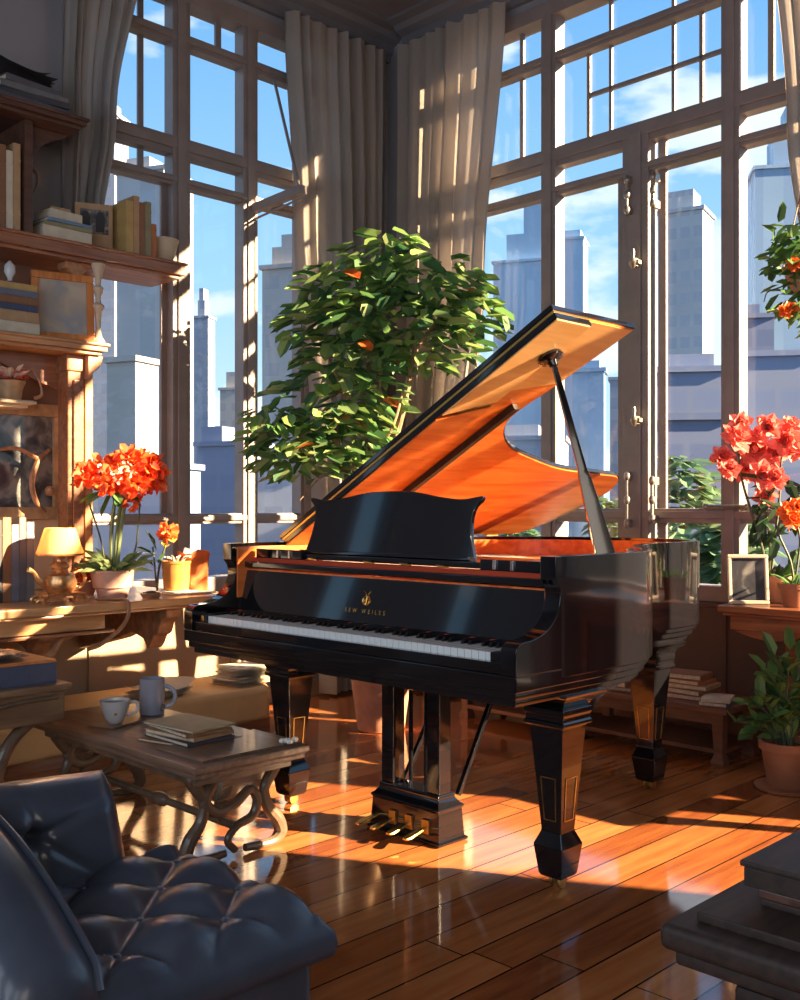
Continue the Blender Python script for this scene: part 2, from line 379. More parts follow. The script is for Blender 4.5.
for w in (W2, W3): m.box(RX, RX + .2, w[0], w[1], 0, w[2]); m.box(RX, RX + .2, w[0], w[1], w[3], CH)
struct(m.build('wall_right', M['wall'], smooth=0))
m = MB(); m.box(X0 - .2, X0, Y0, LY, 0, CH); struct(m.build('wall_back', M['bluewall'], smooth=0))
m = MB(); m.box(X0, RX, Y0 - .2, Y0, 0, CH); struct(m.build('wall_front', M['brownwall'], smooth=0))
# cornices
cp = [(0, 4.08), (.03, 4.08), (.035, 4.11), (.06, 4.13), (.07, 4.17), (.12, 4.19), (.14, 4.22), (.20, 4.23), (.20, 4.25), (0, 4.25)]
m = MB(); m.prism([(LY - a, z) for a, z in cp], 'x', X0, RX); struct(m.build('trim_1', M['cornice'], smooth=20))
m = MB(); m.prism([(RX - a, z) for a, z in cp], 'y', Y0, LY - .2); struct(m.build('trim_2', M['cornice'], smooth=20))
m = MB()
for a, w, d in ((.36, .05, .03), (.47, .03, .018)):
    m.box(X0 + 1, RX - a, LY - a - w, LY - a, CH - d, CH); m.box(RX - a - w, RX - a, Y0 + 1, LY - a - w, CH - d, CH)
struct(m.build('trim_3', M['cornice'], bevel=.006))
m = MB(); m.box(.6, 3.55, LY - .025, LY, .10, .68)
for x in (.62, 1.7, 2.62, 3.5): m.box(x - .03, x + .03, LY - .037, LY - .025, .10, .68)
struct(m.build('trim_4', M['tan'], bevel=.004))
m = MB(); m.box(RX - .022, RX, -.02, 4.7, .12, .68)
for i in range(8): m.box(RX - .030, RX - .022, .05 + i * .6, .09 + i * .6, .12, .68)
m.box(RX - .034, RX, -.02, 4.7, .655, .68); struct(m.build('trim_5', M['dredwall'], bevel=.003))
m = MB(); m.box(X0, RX, LY - .045, LY - .026, 0, .10); struct(m.build('baseboard_left', M['tan'], bevel=.004))
m = MB(); m.box(RX - .02, RX, Y0, LY - .05, 0, .12); struct(m.build('baseboard_right', M['darkshelf'], bevel=.004))

def window(idx, wall, o, verts, rails, muntins):
    root = sroot('window_%d' % idx, (o[0], LY + .06, o[2]) if wall == 'L' else (RX + .06, o[0], o[2]))
    fr = MB(); pn = MB()
    def bx(mb, u0, u1, z0, z1, d0, d1):
        if wall == 'L': mb.box(u0, u1, LY + d0, LY + d1, z0, z1)
        else: mb.box(RX + d0, RX + d1, u0, u1, z0, z1)
    u0, u1, z0, z1 = o
    ew = .08 if idx == 1 else .045
    bx(fr, u0, u0 + ew, z0, z1, -.01, .10); bx(fr, u1 - ew, u1, z0, z1, -.01, .10)
    bx(fr, u0 + ew, u1 - ew, z0, z0 + .08, -.01, .12); bx(fr, u0 + ew, u1 - ew, z1 - .09, z1, -.01, .12)
    for u, w, a, b in verts: bx(fr, u - w / 2, u + w / 2, a, b, .0, .09); bx(fr, u - w / 4, u + w / 4, a, b, -.012, .0)
    for z, w, a, b in rails: bx(fr, a, b, z - w / 2, z + w / 2, .012, .088); bx(fr, a, b, z - w / 5, z + w / 3, -.004, .012)
    for k, u, w, a, b in muntins:
        if k == 'v': bx(fr, u - w / 2, u + w / 2, a, b, .06, .083)
        else: bx(fr, a, b, u - w / 2, u + w / 2, .06, .083)
    fr.build('window_frame', M['frame'], root, bevel=.006)
    bx(pn, u0 + .03, u1 - .03, z0 + .03, z1 - .03, .085, .089); pn.build('window_pane', M['glass'], root, smooth=0)
    return root
b1 = (W1[0], W1[1])
w1 = window(1, 'L', W1, [(3.168, .115, W1[2], W1[3]), (3.638, .105, W1[2], W1[3]), (4.06, .09, W1[2], W1[3])],
    [(3.148, .105, *b1), (2.955, .055, *b1), (3.745, .07, *b1), (1.09, .06, *b1)],
    [('v', 2.95, .035, 2.96, 4.0), ('v', 3.455, .04, 3.75, 4.0), ('v', 3.095, .04, 1.09, 2.95), ('v', 2.62, .05, 1.09, 2.9)])
# the small vent sash propped open in the third bay
s = MB()
s.bar((3.66, LY - .0, 2.90), (3.705, LY - .40, 2.94), .05, .05); s.bar((3.66, LY - .0, 2.84), (3.70, LY - .38, 2.89), .012, .012); s.bar((3.70, LY - .37, 2.95), (3.80, LY - .01, 3.70), .016, .016)
s.build('vent_sash', M['frame'], w1, bevel=.004)
b2 = (W2[0], W2[1])
w2 = window(2, 'R', W2, [(3.556, .105, W2[2], W2[3]), (2.985, .16, W2[2], 3.146), (2.445, .10, W2[2], W2[3])],
    [(3.146, .115, *b2), (2.955, .055, *b2), (3.716, .06, *b2), (1.11, .075, *b2)],
    [('v', 3.796, .03, 3.15, 4.0), ('v', 2.264, .035, 3.15, 4.0), ('v', 3.324, .025, 3.15, 3.716), ('v', 3.18, .022, 3.15, 4.0),
     ('v', 2.795, .022, 3.15, 3.98), ('v', 2.635, .025, 3.15, 3.98), ('h', 3.455, .025, 2.5, 3.324), ('v', 2.86, .05, .75, 3.15), ('v', 3.11, .045, .75, 2.95)])
b3 = (W3[0], W3[1])
w3 = window(3, 'R', W3, [(-2.1, .06, W3[2], W3[3])],
    [(3.146, .115, *b3), (2.955, .055, *b3), (3.716, .06, *b3)], [])
w4 = window(4, 'L', W4, [], [(2.4, .05, W4[0], W4[1])], []); w5 = window(5, 'L', W5, [], [(2.4, .05, W5[0], W5[1])], [])  # windows four and five: unseen, added for pale streaks reflected in the piano
# casement ironmongery on window 2
def bolt(px, py, L, side):
    p = on_X(px, py, RX - .045); k = MB()
    k.tube([p + V(0, 0, -L / 2), p + V(0, 0, L / 2)], .010, 8)
    for dz in (-L / 2, 0, L / 2): k.ball(p + V(0, 0, dz), (.018, .018, .026))
    k.box(p.x - .0, p.x + .05, p.y - .012, p.y + .012, p.z - L / 2 - .02, p.z - L / 2 + .02); k.box(p.x, p.x + .05, p.y - .012, p.y + .012, p.z + L / 2 - .02, p.z + L / 2 + .02)
    k.build('casement_bolt', M['metal'], w2)
for px, py, L in ((627, 195, .16), (653, 190, .14), (627, 500, .25), (652, 500, .2)): bolt(px, py, L, 1)
def handle(px, py):
    p = on_X(px, py, RX - .05); k = MB()
    k.lathe([(.004, -.035), (.016, -.02), (.022, 0), (.014, .012), (.008, .03), (.012, .05), (.006, .07)], 10, p)
    k.bar(p + V(.02, -.03, 0), p + V(.02, .03, 0), .03, .02); k.box(p.x, p.x + .05, p.y - .015, p.y + .015, p.z - .02, p.z + .02)
    k.build('casement_handle', M['metal'], w2)
handle(633, 262); handle(634, 420)
p = on_X(728, 507, RX - .03); k = MB(); k.tube([p + V(0, .12, 0), p + V(0, -.10, 0)], .012); k.ball(p + V(0, .12, 0), .018); k.ball(p + V(0, -.1, 0), .018); k.box(p.x, p.x + .04, p.y - .05, p.y + .05, p.z - .012, p.z + .012)
k.build('casement_bolt', M['metal'], w2)

# ------------------------------------------------------------------ curtains
def curtain(label, wall, off, left, right, ztop, zbot, nf, amp=.045, ph=0):
    # left/right: functions of t in 0..1 (top..bottom) giving the coordinate along the wall
    t = MB(); NU, NV = nf * 8, 40
    def fn(u, v):
        z = ztop + (zbot - ztop) * v
        uu = u + .018 * math.sin(u * 17 + ph) * (1 - .5 * v) + .01 * math.sin(v * 5 + u * 9)
        a = left(v) + (right(v) - left(v)) * uu
        w = amp * (.65 + .35 * math.sin(u * 11 + ph)) * (math.sin(u * nf * 2 * PI + ph + .5 * math.sin(v * 3)) + .3 * math.sin(u * nf * 4.7 * PI + v * 2))
        w *= .75 + .45 * v
        return V(a, LY - off + w, z) if wall == 'L' else V(RX - off + w, a, z)
    t.grid(fn, NU, NV)
    bmesh.ops.solidify(t.bm, geom=t.bm.faces[:], thickness=.004)
    o = t.build('curtain', M['curtain'], smooth=60); return tag(o, label, 'curtain', None)
def lerp(*ks):
    def g(t):
        for (a, x), (b, y) in zip(ks, ks[1:]):
            if t <= b: s = (t - a) / (b - a); s = s * s * (3 - 2 * s); return x + (y - x) * s
        return ks[-1][1]
    return g
curtain('pale linen curtain above the bookshelves at the left window edge', 'L', .105, lerp((0, 2.42), (1, 2.42)), lerp((0, 2.87), (.55, 2.72), (1, 2.61)), 4.08, 2.43, 6, .035)
curtain('pale linen curtain left of the room corner, behind the tree', 'L', .13, lerp((0, 3.79), (.3, 3.87), (.6, 4.02), (1, 4.10)), lerp((0, 4.63), (1, 4.58)), 4.08, .02, 8, .045, 1)
curtain('pale linen curtain right of the room corner, behind the tree', 'R', .13, lerp((0, 4.66), (1, 4.62)), lerp((0, 3.78), (.4, 3.93), (.7, 4.1), (1, 4.14)), 4.08, .02, 8, .045, 2)
curtain('pale linen curtain at the far right edge, behind the hanging plant', 'R', .13, lerp((0, 2.19), (.35, 2.10), (.6, 2.0), (1, 1.96)), lerp((0, 1.90), (.5, 1.85), (1, 1.78)), 4.08, .76, 4, .03, 3)

# ------------------------------------------------------------------ books
def book(name, label, group, x0, y0, z0, lx, dy, hz, mat, mode, rz=0, cat='book'):
    """mode 'up': thickness lx, spine towards -Y, height hz. mode 'flat': length lx, thickness hz, spine towards -Y. (x0,y0,z0) = centre of base."""
    t = thing(name, label, cat, (x0, y0, z0), rz, group)
    c = min(.006, min(lx, hz) * .14); a, b = lx / 2, dy / 2
    cv = MB(); pg = MB()
    if mode == 'up':
        cv.box(-a, -a + c, -b, b, 0, hz); cv.box(a - c, a, -b, b, 0, hz); cv.box(-a + c, a - c, -b, -b + c, 0, hz)
        for q in (.18, .8): cv.box(-a - .001, a + .001, -b - .0015, -b, hz * q, hz * q + .008)
        pg.box(-a + c, a - c, -b + c, b - .006, .004, hz - .005)
    else:
        cv.box(-a, a, -b, b, 0, c); cv.box(-a, a, -b, b, hz - c, hz); cv.box(-a, a, -b, -b + c, c, hz - c)
        for q in (.2, .8): cv.box(-a + lx * q, -a + lx * q + .008, -b - .0015, -b, 0, hz)
        pg.box(-a + .005, a - .005, -b + c, b - .006, c, hz - c)
    cv.build('cover', mat, t, local=True, bevel=.0012, seg=1); pg.build('pages', M['page'], t, local=True, smooth=0)
    return t

# ------------------------------------------------------------------ bookcase (left)
SY = 4.52                        # front edge of the shelves
bc = thing('bookcase', 'carved reddish wood bookshelves above the left desk, beside the window', 'bookcase', (2.0, 4.7, .75))
def shelfboard(x1, y0, z0, z1, mat, end=.04):
    s = MB(); s.box(1.3, x1, y0, LY - .05, z0 + .018, z1); s.box(1.3, x1 - .02, y0 + .02, LY - .05, z0, z0 + .018)
    s.box(1.3, x1 + .008, y0 - .012, LY - .05, z1 - .018, z1 - .004)
    s.build('shelf', mat, bc, bevel=.004)
shelfboard(2.39, 4.47, 2.93, 2.985, M['darkshelf'])
shelfboard(2.965, SY, 2.325, 2.41, M['shelf'])
shelfboard(2.50, 4.48, 1.88, 1.94, M['desk'])
shelfboard(2.19, 4.60, 1.615, 1.65, M['cream'])
m = MB(); m.box(1.3, 2.49, LY - .05, LY - .03, 1.66, 2.33); m.build('back_panel', M['backpanel'], bc, label='brown back panel behind the framed print')
m = MB(); m.box(1.3, 2.49, LY - .05, LY - .03, .752, 1.62); m.build('back_panel', M['cream'], bc, label='cream back panel behind the lamp')
m = MB(); m.box(1.3, 2.24, LY - .045, LY - .03, 2.41, 2.93); m.build('back_panel', M['darkshelf'], bc, label='dark back panel behind the upright books')
m = MB(); m.box(2.115, 2.155, 4.54, LY - .05, 2.41, 2.93); m.build('divider', M['darkshelf'], bc, bevel=.004)
prof = [(2.155, 2.93), (2.36, 2.93), (2.33, 2.905), (2.27, 2.88), (2.22, 2.84), (2.19, 2.79), (2.178, 2.75), (2.155, 2.74)]
m = MB(); m.prism(prof, 'y', 4.60, 4.66); m.build('corbel', M['darkshelf'], bc, bevel=.004)
m = MB(); m.tube(crom([(2.165, 4.60, 2.74), (2.195, 4.58, 2.70), (2.19, 4.58, 2.64), (2.15, 4.59, 2.58)], 6), [.012, .008, .006, .004]); m.build('scroll_hook', M['scroll'], bc)
m = MB(); m.box(2.335, 2.42, 4.56, 4.66, .75, 1.88); m.box(2.325, 2.43, 4.55, 4.67, .75, .82); m.box(2.325, 2.43, 4.55, 4.67, 1.80, 1.88); m.box(2.36, 2.395, 4.548, 4.56, .86, 1.76)
m.build('post', M['shelf'], bc, bevel=.006)
m = MB(); m.box(2.435, 2.50, 4.62, 4.70, .75, 1.88); m.box(2.45, 2.485, 4.608, 4.62, .8, 1.84); m.build('post', M['desk'], bc, bevel=.008)
m = MB(); m.lathe([(.028, 1.94), (.032, 1.955), (.018, 1.975), (.012, 2.01), (.014, 2.06), (.018, 2.10), (.030, 2.115), (.030, 2.125), (.014, 2.14), (.012, 2.17), (.022, 2.19), (.026, 2.21), (.012, 2.225), (.016, 2.26), (.03, 2.31), (.034, 2.325)], 14, (2.482, 4.54, 0)); m.build('baluster', M['cream'], bc)
prof = [(2.33, 2.325), (2.47, 2.325), (2.465, 2.30), (2.44, 2.295), (2.42, 2.27), (2.40, 2.255), (2.37, 2.26), (2.35, 2.285), (2.33, 2.29)]
m = MB(); m.prism(prof, 'y', 4.57, 4.66); m.build('corbel', M['carved'], bc, bevel=.008)
prof = [(2.42, 1.88), (2.50, 1.88), (2.49, 1.84), (2.47, 1.815), (2.45, 1.80), (2.43, 1.77), (2.42, 1.77)]
m = MB(); m.prism(prof, 'y', 4.52, 4.62); m.build('corbel', M['carved'], bc, bevel=.006)
arc = [(2.335, 1.88), (2.335, 1.72)] + [(2.335 - .62 * math.sin(a) * .5 - .02, 1.72 + .12 * math.sin(a)) for a in [PI * i / 20 for i in range(1, 10)]] + [(1.3, 1.84), (1.3, 1.88)]
m = MB(); m.prism(arc, 'y', 4.66, 4.685); m.build('arched_valance', M['shelf'], bc, bevel=.003)
m = MB(); m.tube(crom([(2.19, 4.60, 1.66), (2.22, 4.59, 1.68), (2.21, 4.59, 1.74), (2.17, 4.59, 1.80)], 6), [.010, .007, .005, .003]); m.build('scroll_hook', M['carved'], bc)

# shelf contents
def stackbooks(group, cx, cy, z, specs):
    for nm, lb, L, D, T, mt, rz in specs:
        book(nm, lb, group, cx + (hash(lb) % 1 if False else 0) + random.uniform(-.012, .012), cy + random.uniform(-.008, .008), z, L, D, T, BK[mt], 'flat', rz); z += T + .0006
    return z
# on the topmost dark shelf
px = on_Y(22, 100, 4.62)
z = stackbooks('old papers and books on the top shelf', px.x + .02, 4.64, 2.9855, [
    ('book', 'wide charcoal book at the bottom of the pile on the topmost shelf', .36, .22, .035, 'dgrey', .05),
    ('book', 'dark book second from bottom of the pile on the topmost shelf', .34, .21, .028, 'char', -.08),
    ('book', 'grey book in the middle of the pile on the topmost shelf', .33, .21, .03, 'grey', .03),
    ('book', 'charcoal book under the curled papers on the topmost shelf', .28, .2, .03, 'dgrey', .12)])
def sheets(name, label, cat, cx, cy, z, w, d, n, dz, mat, rz=0, curl=.02, group=None):
    t = thing(name, label, cat, (cx, cy, z), rz, group); zz = .0
    for i in range(n):
        k = MB(); ph = random.uniform(0, 6); a = random.uniform(-.12, .12); ox, oy = random.uniform(-.02, .02), random.uniform(-.015, .015)
        ca, sa = math.cos(a), math.sin(a)
        def fn(u, v):
            x, y = (u - .5) * w, (v - .5) * d
            h = zz + curl * (i + 1) / n * (max(0, abs(u - .5) * 2 - .3) ** 2 * (.6 + .4 * math.sin(ph)) + .12 * (1 + math.sin(u * 5 + v * 3 + ph)))
            return V(ox + x * ca - y * sa, oy + x * sa + y * ca, h + dz * .5)
        k.grid(fn, 10, 6); bmesh.ops.solidify(k.bm, geom=k.bm.faces[:], thickness=dz * .8); k.build('sheet', mat, t, local=True, smooth=50); zz += dz
    return t
sheets('paper_sheaf', 'curled dark papers on top of the pile on the topmost shelf', 'papers', px.x - .03, 4.64, z + .001, .30, .2, 5, .012, BK['dgrey'], .2, .045)
# upright books left of the divider
gx = 2.10
for lb, T, H, mt in (('tan upright book touching the shelf divider, upper left', .034, .40, 'tan'), ('cream upright book second from the shelf divider, upper left', .03, .36, 'cream'),
                     ('brown upright book third from the shelf divider, upper left', .03, .38, 'brown'), ('slate upright book farthest left beside the shelf divider', .05, .42, 'slate')):
    book('book', lb, 'upright books left of the shelf divider', gx - T / 2, 4.64, 2.4105, T, .18, H, BK[mt], 'up'); gx -= T + .002
# pile right of divider
c = on_Y(61, 235, 4.62)
z = stackbooks('pile of books right of the shelf divider', c.x, 4.63, 2.4105, [
    ('book', 'thick cream book at the bottom of the pile below the curtain', .25, .18, .055, 'cream', .04),
    ('book', 'olive book in the pile below the curtain, under the blue one', .24, .17, .022, 'olive', -.03),
    ('book', 'blue covered book in the pile below the curtain', .23, .17, .016, 'blue', .05),
    ('book', 'pale thick book topmost of the pile below the curtain', .17, .14, .045, 'cream', .1),
    ])
book('book', 'small tan book lying on top of the pale thick book', 'pile of books right of the shelf divider', c.x - .02, 4.63, z, .10, .1, .02, BK['tan'], 'flat')
# upright row in front of the window
c = on_Y(86, 258, 4.60)
t = thing('book', 'leaning book with dark arched picture on its front cover', 'book', (c.x + .075, 4.665, 2.4105), R(-22), 'upright books in front of the window')
m = MB(); m.box(-.09, .09, -.012, -.007, 0, .24); m.box(-.09, .09, .016, .021, 0, .235); m.box(-.09, -.085, -.007, .016, 0, .24); m.build('cover', BK['tan'], t, local=True, bevel=.002)
m = MB(); m.box(-.085, .085, -.007, .016, .004, .23); m.build('pages', M['page'], t, local=True)
m = MB(); m.box(-.065, .07, -.0145, -.0118, .09, .21); m.mi = 1
for q in (-.04, .03): m.prism([(q - .02, .10), (q + .02, .10), (q + .022, .17), (q + .012, .195), (q, .2), (q - .012, .195), (q - .022, .17)], 'y', -.017, -.014)
m.build('cover_picture', [M['art_arch'], BK['black']], t, local=True)
gx = c.x + .185
for lb, T, H, mt in (('ochre upright book beside the picture-covered book', .04, .26, 'ochre'), ('tan upright book, tallest in the row before the window', .032, .29, 'tan'),
                     ('brown upright book in the row before the window, right of the tallest', .03, .265, 'brown'), ('olive upright book in the row before the window', .034, .275, 'olive'),
                     ('small rust upright book beside the cream bowl', .028, .17, 'rust')):
    book('book', lb, 'upright books in front of the window', gx + T / 2, 4.62, 2.4105, T, .15, H, BK[mt], 'up'); gx += T + .002
t = thing('bowl', 'cream bowl on the middle shelf at the end of the book row', 'bowl', (gx + .085, 4.63, 2.4105))
m = MB(); m.lathe([(.035, 0), (.04, .005), (.055, .03), (.072, .07), (.08, .115), (.076, .115), (.066, .07), (.045, .025), (.001, .02)], 24); m.build('body', M['cream'], t, local=True)
m = MB(); m.lathe([(.083, .112), (.084, .122), (.079, .124), (.076, .112)], 24); m.build('rim', M['cream'], t, local=True)
m = MB(); m.lathe([(.0, .09), (.04, .10), (.068, .085)], 16); m.build('contents', M['paper'], t, local=True)
# third shelf: pile, framed print, small ornament
c = on_Y(14, 331, 4.6)
z = 1.9405
for lb, L, D, T, mt in (('thick cream book at the bottom of the pile beside the orange frame', .28, .18, .055, 'cream'), ('tan book second from bottom beside the orange frame', .26, .18, .05, 'tan'),
                        ('navy dotted book in the pile beside the orange frame', .25, .17, .03, 'navy'), ('brown book in the pile beside the orange frame', .255, .17, .035, 'brown'),
                        ('slate blue book in the pile beside the orange frame', .245, .17, .03, 'slate'), ('ochre book topmost of the pile beside the orange frame', .23, .16, .03, 'ochre')):
    book('book', lb, 'pile of books on the shelf with the framed print', on_Y(33, 331, 4.6).x - L / 2 + random.uniform(-.012, .004), 4.62, z, L, D, T, BK[mt], 'flat'); z += T + .0006
t = thing('ornament', 'small white china bud ornament on the pile beside orange frame', 'ornament', (c.x - .02, 4.6, z))
m = MB(); m.lathe([(.022, 0), (.024, .01), (.01, .02), (.012, .03), (.026, .055), (.024, .085), (.008, .105), (.001, .11)], 16); m.build('body', M['china'], t, local=True)
m = MB(); m.lathe([(.028, 0), (.03, .006), (.024, .012)], 16); m.build('base', BK['navy'], t, local=True)
def frame_pic(name, label, cx, cy, z, w, h, bw, fm, art, rz, lean, depth=.022, cat='picture frame', strut=True):
    t = thing(name, label, cat, (cx, cy, z), rz)
    Rm = Matrix.Rotation(-lean, 4, 'X')
    k = MB()
    for a in ((-w / 2, w / 2, 0, bw), (-w / 2, w / 2, h - bw, h), (-w / 2, -w / 2 + bw, bw, h - bw), (w / 2 - bw, w / 2, bw, h - bw)): k.box(a[0], a[1], -depth / 2, depth / 2, a[2], a[3], Rm)
    k.build('frame', fm, t, local=True, bevel=.004)
    k = MB(); k.box(-w / 2 + bw * .8, w / 2 - bw * .8, .0, .006, bw * .8, h - bw * .8, Rm); k.build('picture', art, t, local=True, smooth=0)
    k = MB(); k.box(-w / 2 + bw * .9, w / 2 - bw * .9, -.005, -.003, bw * .9, h - bw * .9, Rm); k.build('glass', M['pglass'], t, local=True, smooth=0)
    if strut:
        k = MB(); a = Rm @ V(0, .012, h * .6); k.bar(a, (0, a.y + h * .28, .006), .03, .006); k.build('strut', fm, t, local=True)
    return t
c = on_Y(71, 340, 4.58)
frame_pic('picture_frame', 'orange wood frame with faded sepia print leaning on the shelf', c.x - .045, 4.565, 1.9405, .29, .325, .035, M['ofrm'], M['art_sepia'], R(-14), R(5), strut=True)
# flower-wreathed china basket on the little shelf
c = on_Y(12, 402, 4.66)
t = thing('china_basket', 'small china basket filled with pink flowers on little cream shelf', 'ornament', (c.x, 4.68, 1.6505))
m = MB(); m.lathe([(.045, 0), (.05, .01), (.055, .05), (.07, .09), (.066, .09), (.05, .05), (.001, .045)], 18); m.build('basket', M['gfrm'], t, local=True)
m = MB(); m.tube([(.07 * math.cos(a), 0, .085 + .12 * math.sin(a)) for a in [PI * i / 14 for i in range(15)]], .006); m.build('handle', M['gfrm'], t, local=True)
m = MB()
for i in range(70):
    a, r = random.uniform(0, 2 * PI), random.uniform(0, .065); m.leaf((r * math.cos(a), r * math.sin(a), .09 + random.uniform(0, .05)), (math.cos(a), math.sin(a), random.uniform(-.2, .8)), (0, 0, 1), .035, .03)
m.build('blooms', M['pinkpet'], t, local=True)
m = MB()
for i in range(14):
    a = random.uniform(0, 2 * PI); m.leaf((.03 * math.cos(a), .03 * math.sin(a), .10), (math.cos(a), math.sin(a), random.uniform(.3, 1.4)), (0, 0, 1), .09, .035)
m.build('petals', M['whitepet'], t, local=True)
# large gilt framed photograph standing on the desk behind the lamp
c = on_Y(12, 520, 4.62)
frame_pic('framed_photograph', 'large gilt frame with grey photograph hanging left of the cream panel', c.x + .03, LY - .082, c.z, .62, .56, .06, M['gfrm'], M['art_grey'], 0, 0, .04, strut=False)
m = MB(); q = on_Y(34, 470, 4.72)
m.tube(crom([(q.x + .08, 4.73, q.z + .10), (q.x + .02, 4.71, q.z + .05), (q.x - .02, 4.70, q.z - .05), (q.x - .0, 4.70, q.z - .15), (q.x + .06, 4.72, q.z - .2)], 8), [.008, .013, .014, .012, .006])
m.tube(crom([(q.x + .02, 4.71, q.z + .05), (q.x - .1, 4.71, q.z + .10), (q.x - .24, 4.72, q.z + .07)], 8), [.012, .010, .005])
m.ball((q.x + .08, 4.72, q.z - .10), .025)
tag(m.build('wall_hook', M['carved']), 'curled carved wooden hook in front of the large gilt frame', 'hook')
# dark upright books on the desk
gx = on_Y(28, 605, 4.32).x
for lb, T, H, mt in (('grey upright book on the left desk, nearest the lamp', .034, .34, 'grey'), ('charcoal upright book on the left desk, second from lamp', .03, .36, 'dgrey'),
                     ('slate upright book on the left desk, third from lamp', .032, .33, 'slate'), ('dark brown upright book on the left desk, fourth from lamp', .036, .36, 'brown'),
                     ('black upright book on the left desk at the picture edge', .04, .35, 'black')):
    book('book', lb, 'upright books beside the lamp', gx - T / 2, 4.36, .7505, T, .2, H, BK[mt], 'up'); gx -= T + .002

# ------------------------------------------------------------------ left desk
dk = thing('desk', 'long warm wood desk top on carved brackets below left window', 'desk', (2.0, 4.4, 0))
m = MB(); m.box(.6, 2.80, 3.93, LY - .04, .715, .75); m.box(.6, 2.79, 3.945, LY - .04, .70, .715); m.build('desk_top', M['desk'], dk, bevel=.006)
m = MB(); m.box(.6, 2.22, 4.00, 4.03, .635, .70); m.build('apron', M['desk'], dk, bevel=.004)
m = MB(); m.box(.6, 2.26, 3.985, 4.035, .618, .632); m.build('drawer_rail', M['shelf'], dk, bevel=.003)
def bracket(x, d0):
    pr = [(d0, .70), (d0 + .0, .66), (d0 + .05, .63), (d0 + .07, .58), (d0 + .11, .565), (d0 + .13, .53), (d0 + .16, .50), (d0 + .20, .545), (d0 + .3, .57), (d0 + .42, .53), (LY - .05, .44), (LY - .05, .70)]
    k = MB(); k.prism(pr, 'x', x - .04, x + .04); k.build('bracket', M['carved'], dk, bevel=.012)
bracket(2.56, 4.0); bracket(2.02, 4.06)
m = MB()
m.tube(crom([(2.10, 4.03, .63), (2.03, 4.02, .60), (1.99, 4.02, .55), (1.93, 4.03, .52)], 6), [.016, .014, .016, .010])
m.build('scroll_bracket', M['carved'], dk)
# lamp
c = on_Y(60, 603, 4.10)
t = thing('table_lamp', 'small gilded table lamp with cream shade on left desk', 'lamp', (c.x, 4.1, .7505))
m = MB(); m.box(-.085, .085, -.06, .06, .03, .042)
for sx in (-1, 1):
    for sy in (-1, 1): m.tube(crom([(sx * .08, sy * .05, .03), (sx * .1, sy * .055, .015), (sx * .085, sy * .055, 0), (sx * .07, sy * .05, .008)], 5), .008, 6)
m.build('base', M['lampgold'], t, local=True, bevel=.003)
m = MB(); m.lathe([(.05, .042), (.065, .06), (.07, .085), (.06, .115), (.035, .13), (.03, .14), (.04, .15), (.035, .165), (.024, .175), (.02, .21), (.012, .22), (.001, .225)], 18); m.build('body', M['lampgold'], t, local=True)
m = MB(); m.tube(crom([(-.06, 0, .08), (-.09, 0, .09), (-.115, 0, .13), (-.14, 0, .145)], 6), [.018, .013, .009, .012]); m.build('spout', M['lampgold'], t, local=True)
m = MB(); m.tube(crom([(.06, 0, .12), (.10, 0, .13), (.115, 0, .09), (.09, 0, .06), (.065, 0, .065)], 6), .008); m.build('handle', M['lampgold'], t, local=True)
m = MB(); m.lathe([(.0975, .205), (.098, .207), (.062, .315), (.0605, .315), (.0965, .2055)], 28); m.build('lamp_shade', M['shade'], t, local=True)
m = MB(); m.lathe([(.1, .200), (.101, .208), (.096, .208)], 28); m.build('shade_trim', M['lampgold'], t, local=True)
LAMP = V(c.x, 4.1, 1.0)
# dried flowers beside the lamp
c2 = on_Y(87, 602, 4.36)
t = thing('dried_flowers', 'reddish dried flower bunch in small pot between lamp and bowl', 'flowers', (c2.x, 4.36, .7505))
m = MB(); m.lathe([(.03, 0), (.04, .03), (.035, .06), (.03, .06), (.03, .03), (.001, .02)], 14); m.build('pot', M['darkterra'], t, local=True)
m = MB()
for i in range(60):
    a = random.uniform(0, 2 * PI); m.leaf((.02 * math.cos(a), .02 * math.sin(a), .055 + random.uniform(0, .05)), (math.cos(a), math.sin(a), random.uniform(.2, 2)), (0, 0, 1), .055, .03)
m.build('blooms', M['orgleaf'], t, local=True)
# big red flowers in low bowl
def flower_ball(mb, c, r, n, pl, pw):
    for i in range(n):
        d = V(random.gauss(0, 1), random.gauss(0, 1), random.gauss(.25, .9)).normalized()
        p = Vector(c) + d * r * random.uniform(.45, 1)
        td = (d + V(random.uniform(-.7, .7), random.uniform(-.7, .7), random.uniform(-.7, .7))).normalized()
        mb.leaf(p, td, d, pl, pw, .2, .1)
def bloom(mb, c, d, r, n=10):
    d = Vector(d).normalized(); u = d.orthogonal().normalized(); w = d.cross(u)
    for k in range(3):
        for i in range(n):
            a = 2 * PI * (i + .5 * k) / n + random.uniform(-.15, .15); e = (.9, .45, .1)[k]
            dr = (u * math.cos(a) + w * math.sin(a)) * e + d * (1 - e + .15)
            mb.leaf(Vector(c) + d * r * .1 * k, dr, d, r * (1, .85, .6)[k], r * .75, .15, .12)
c = on_Y(115, 602, 4.08)
t = thing('potted_flowers', 'red-orange flower head on tall stems in low terracotta bowl', 'potted plant', (c.x, 4.1, .7505))
m = MB(); m.lathe([(.058, 0), (.062, .004), (.073, .048), (.084, .052), (.094, .115), (.097, .118), (.097, .128), (.086, .128), (.082, .10), (.001, .095)], 26); m.build('pot', M['pinkterra'], t, local=True)
m = MB(); m.lathe([(.083, .098), (.04, .104), (.001, .106)], 16); m.build('soil', M['soil'], t, local=True)
HX = .04; HZ = .565
def lcam(dx, dy, dz): return V((dx + dy) / S2, (-dx + dy) / S2, dz)   # right / away / up in room axes
m = MB()
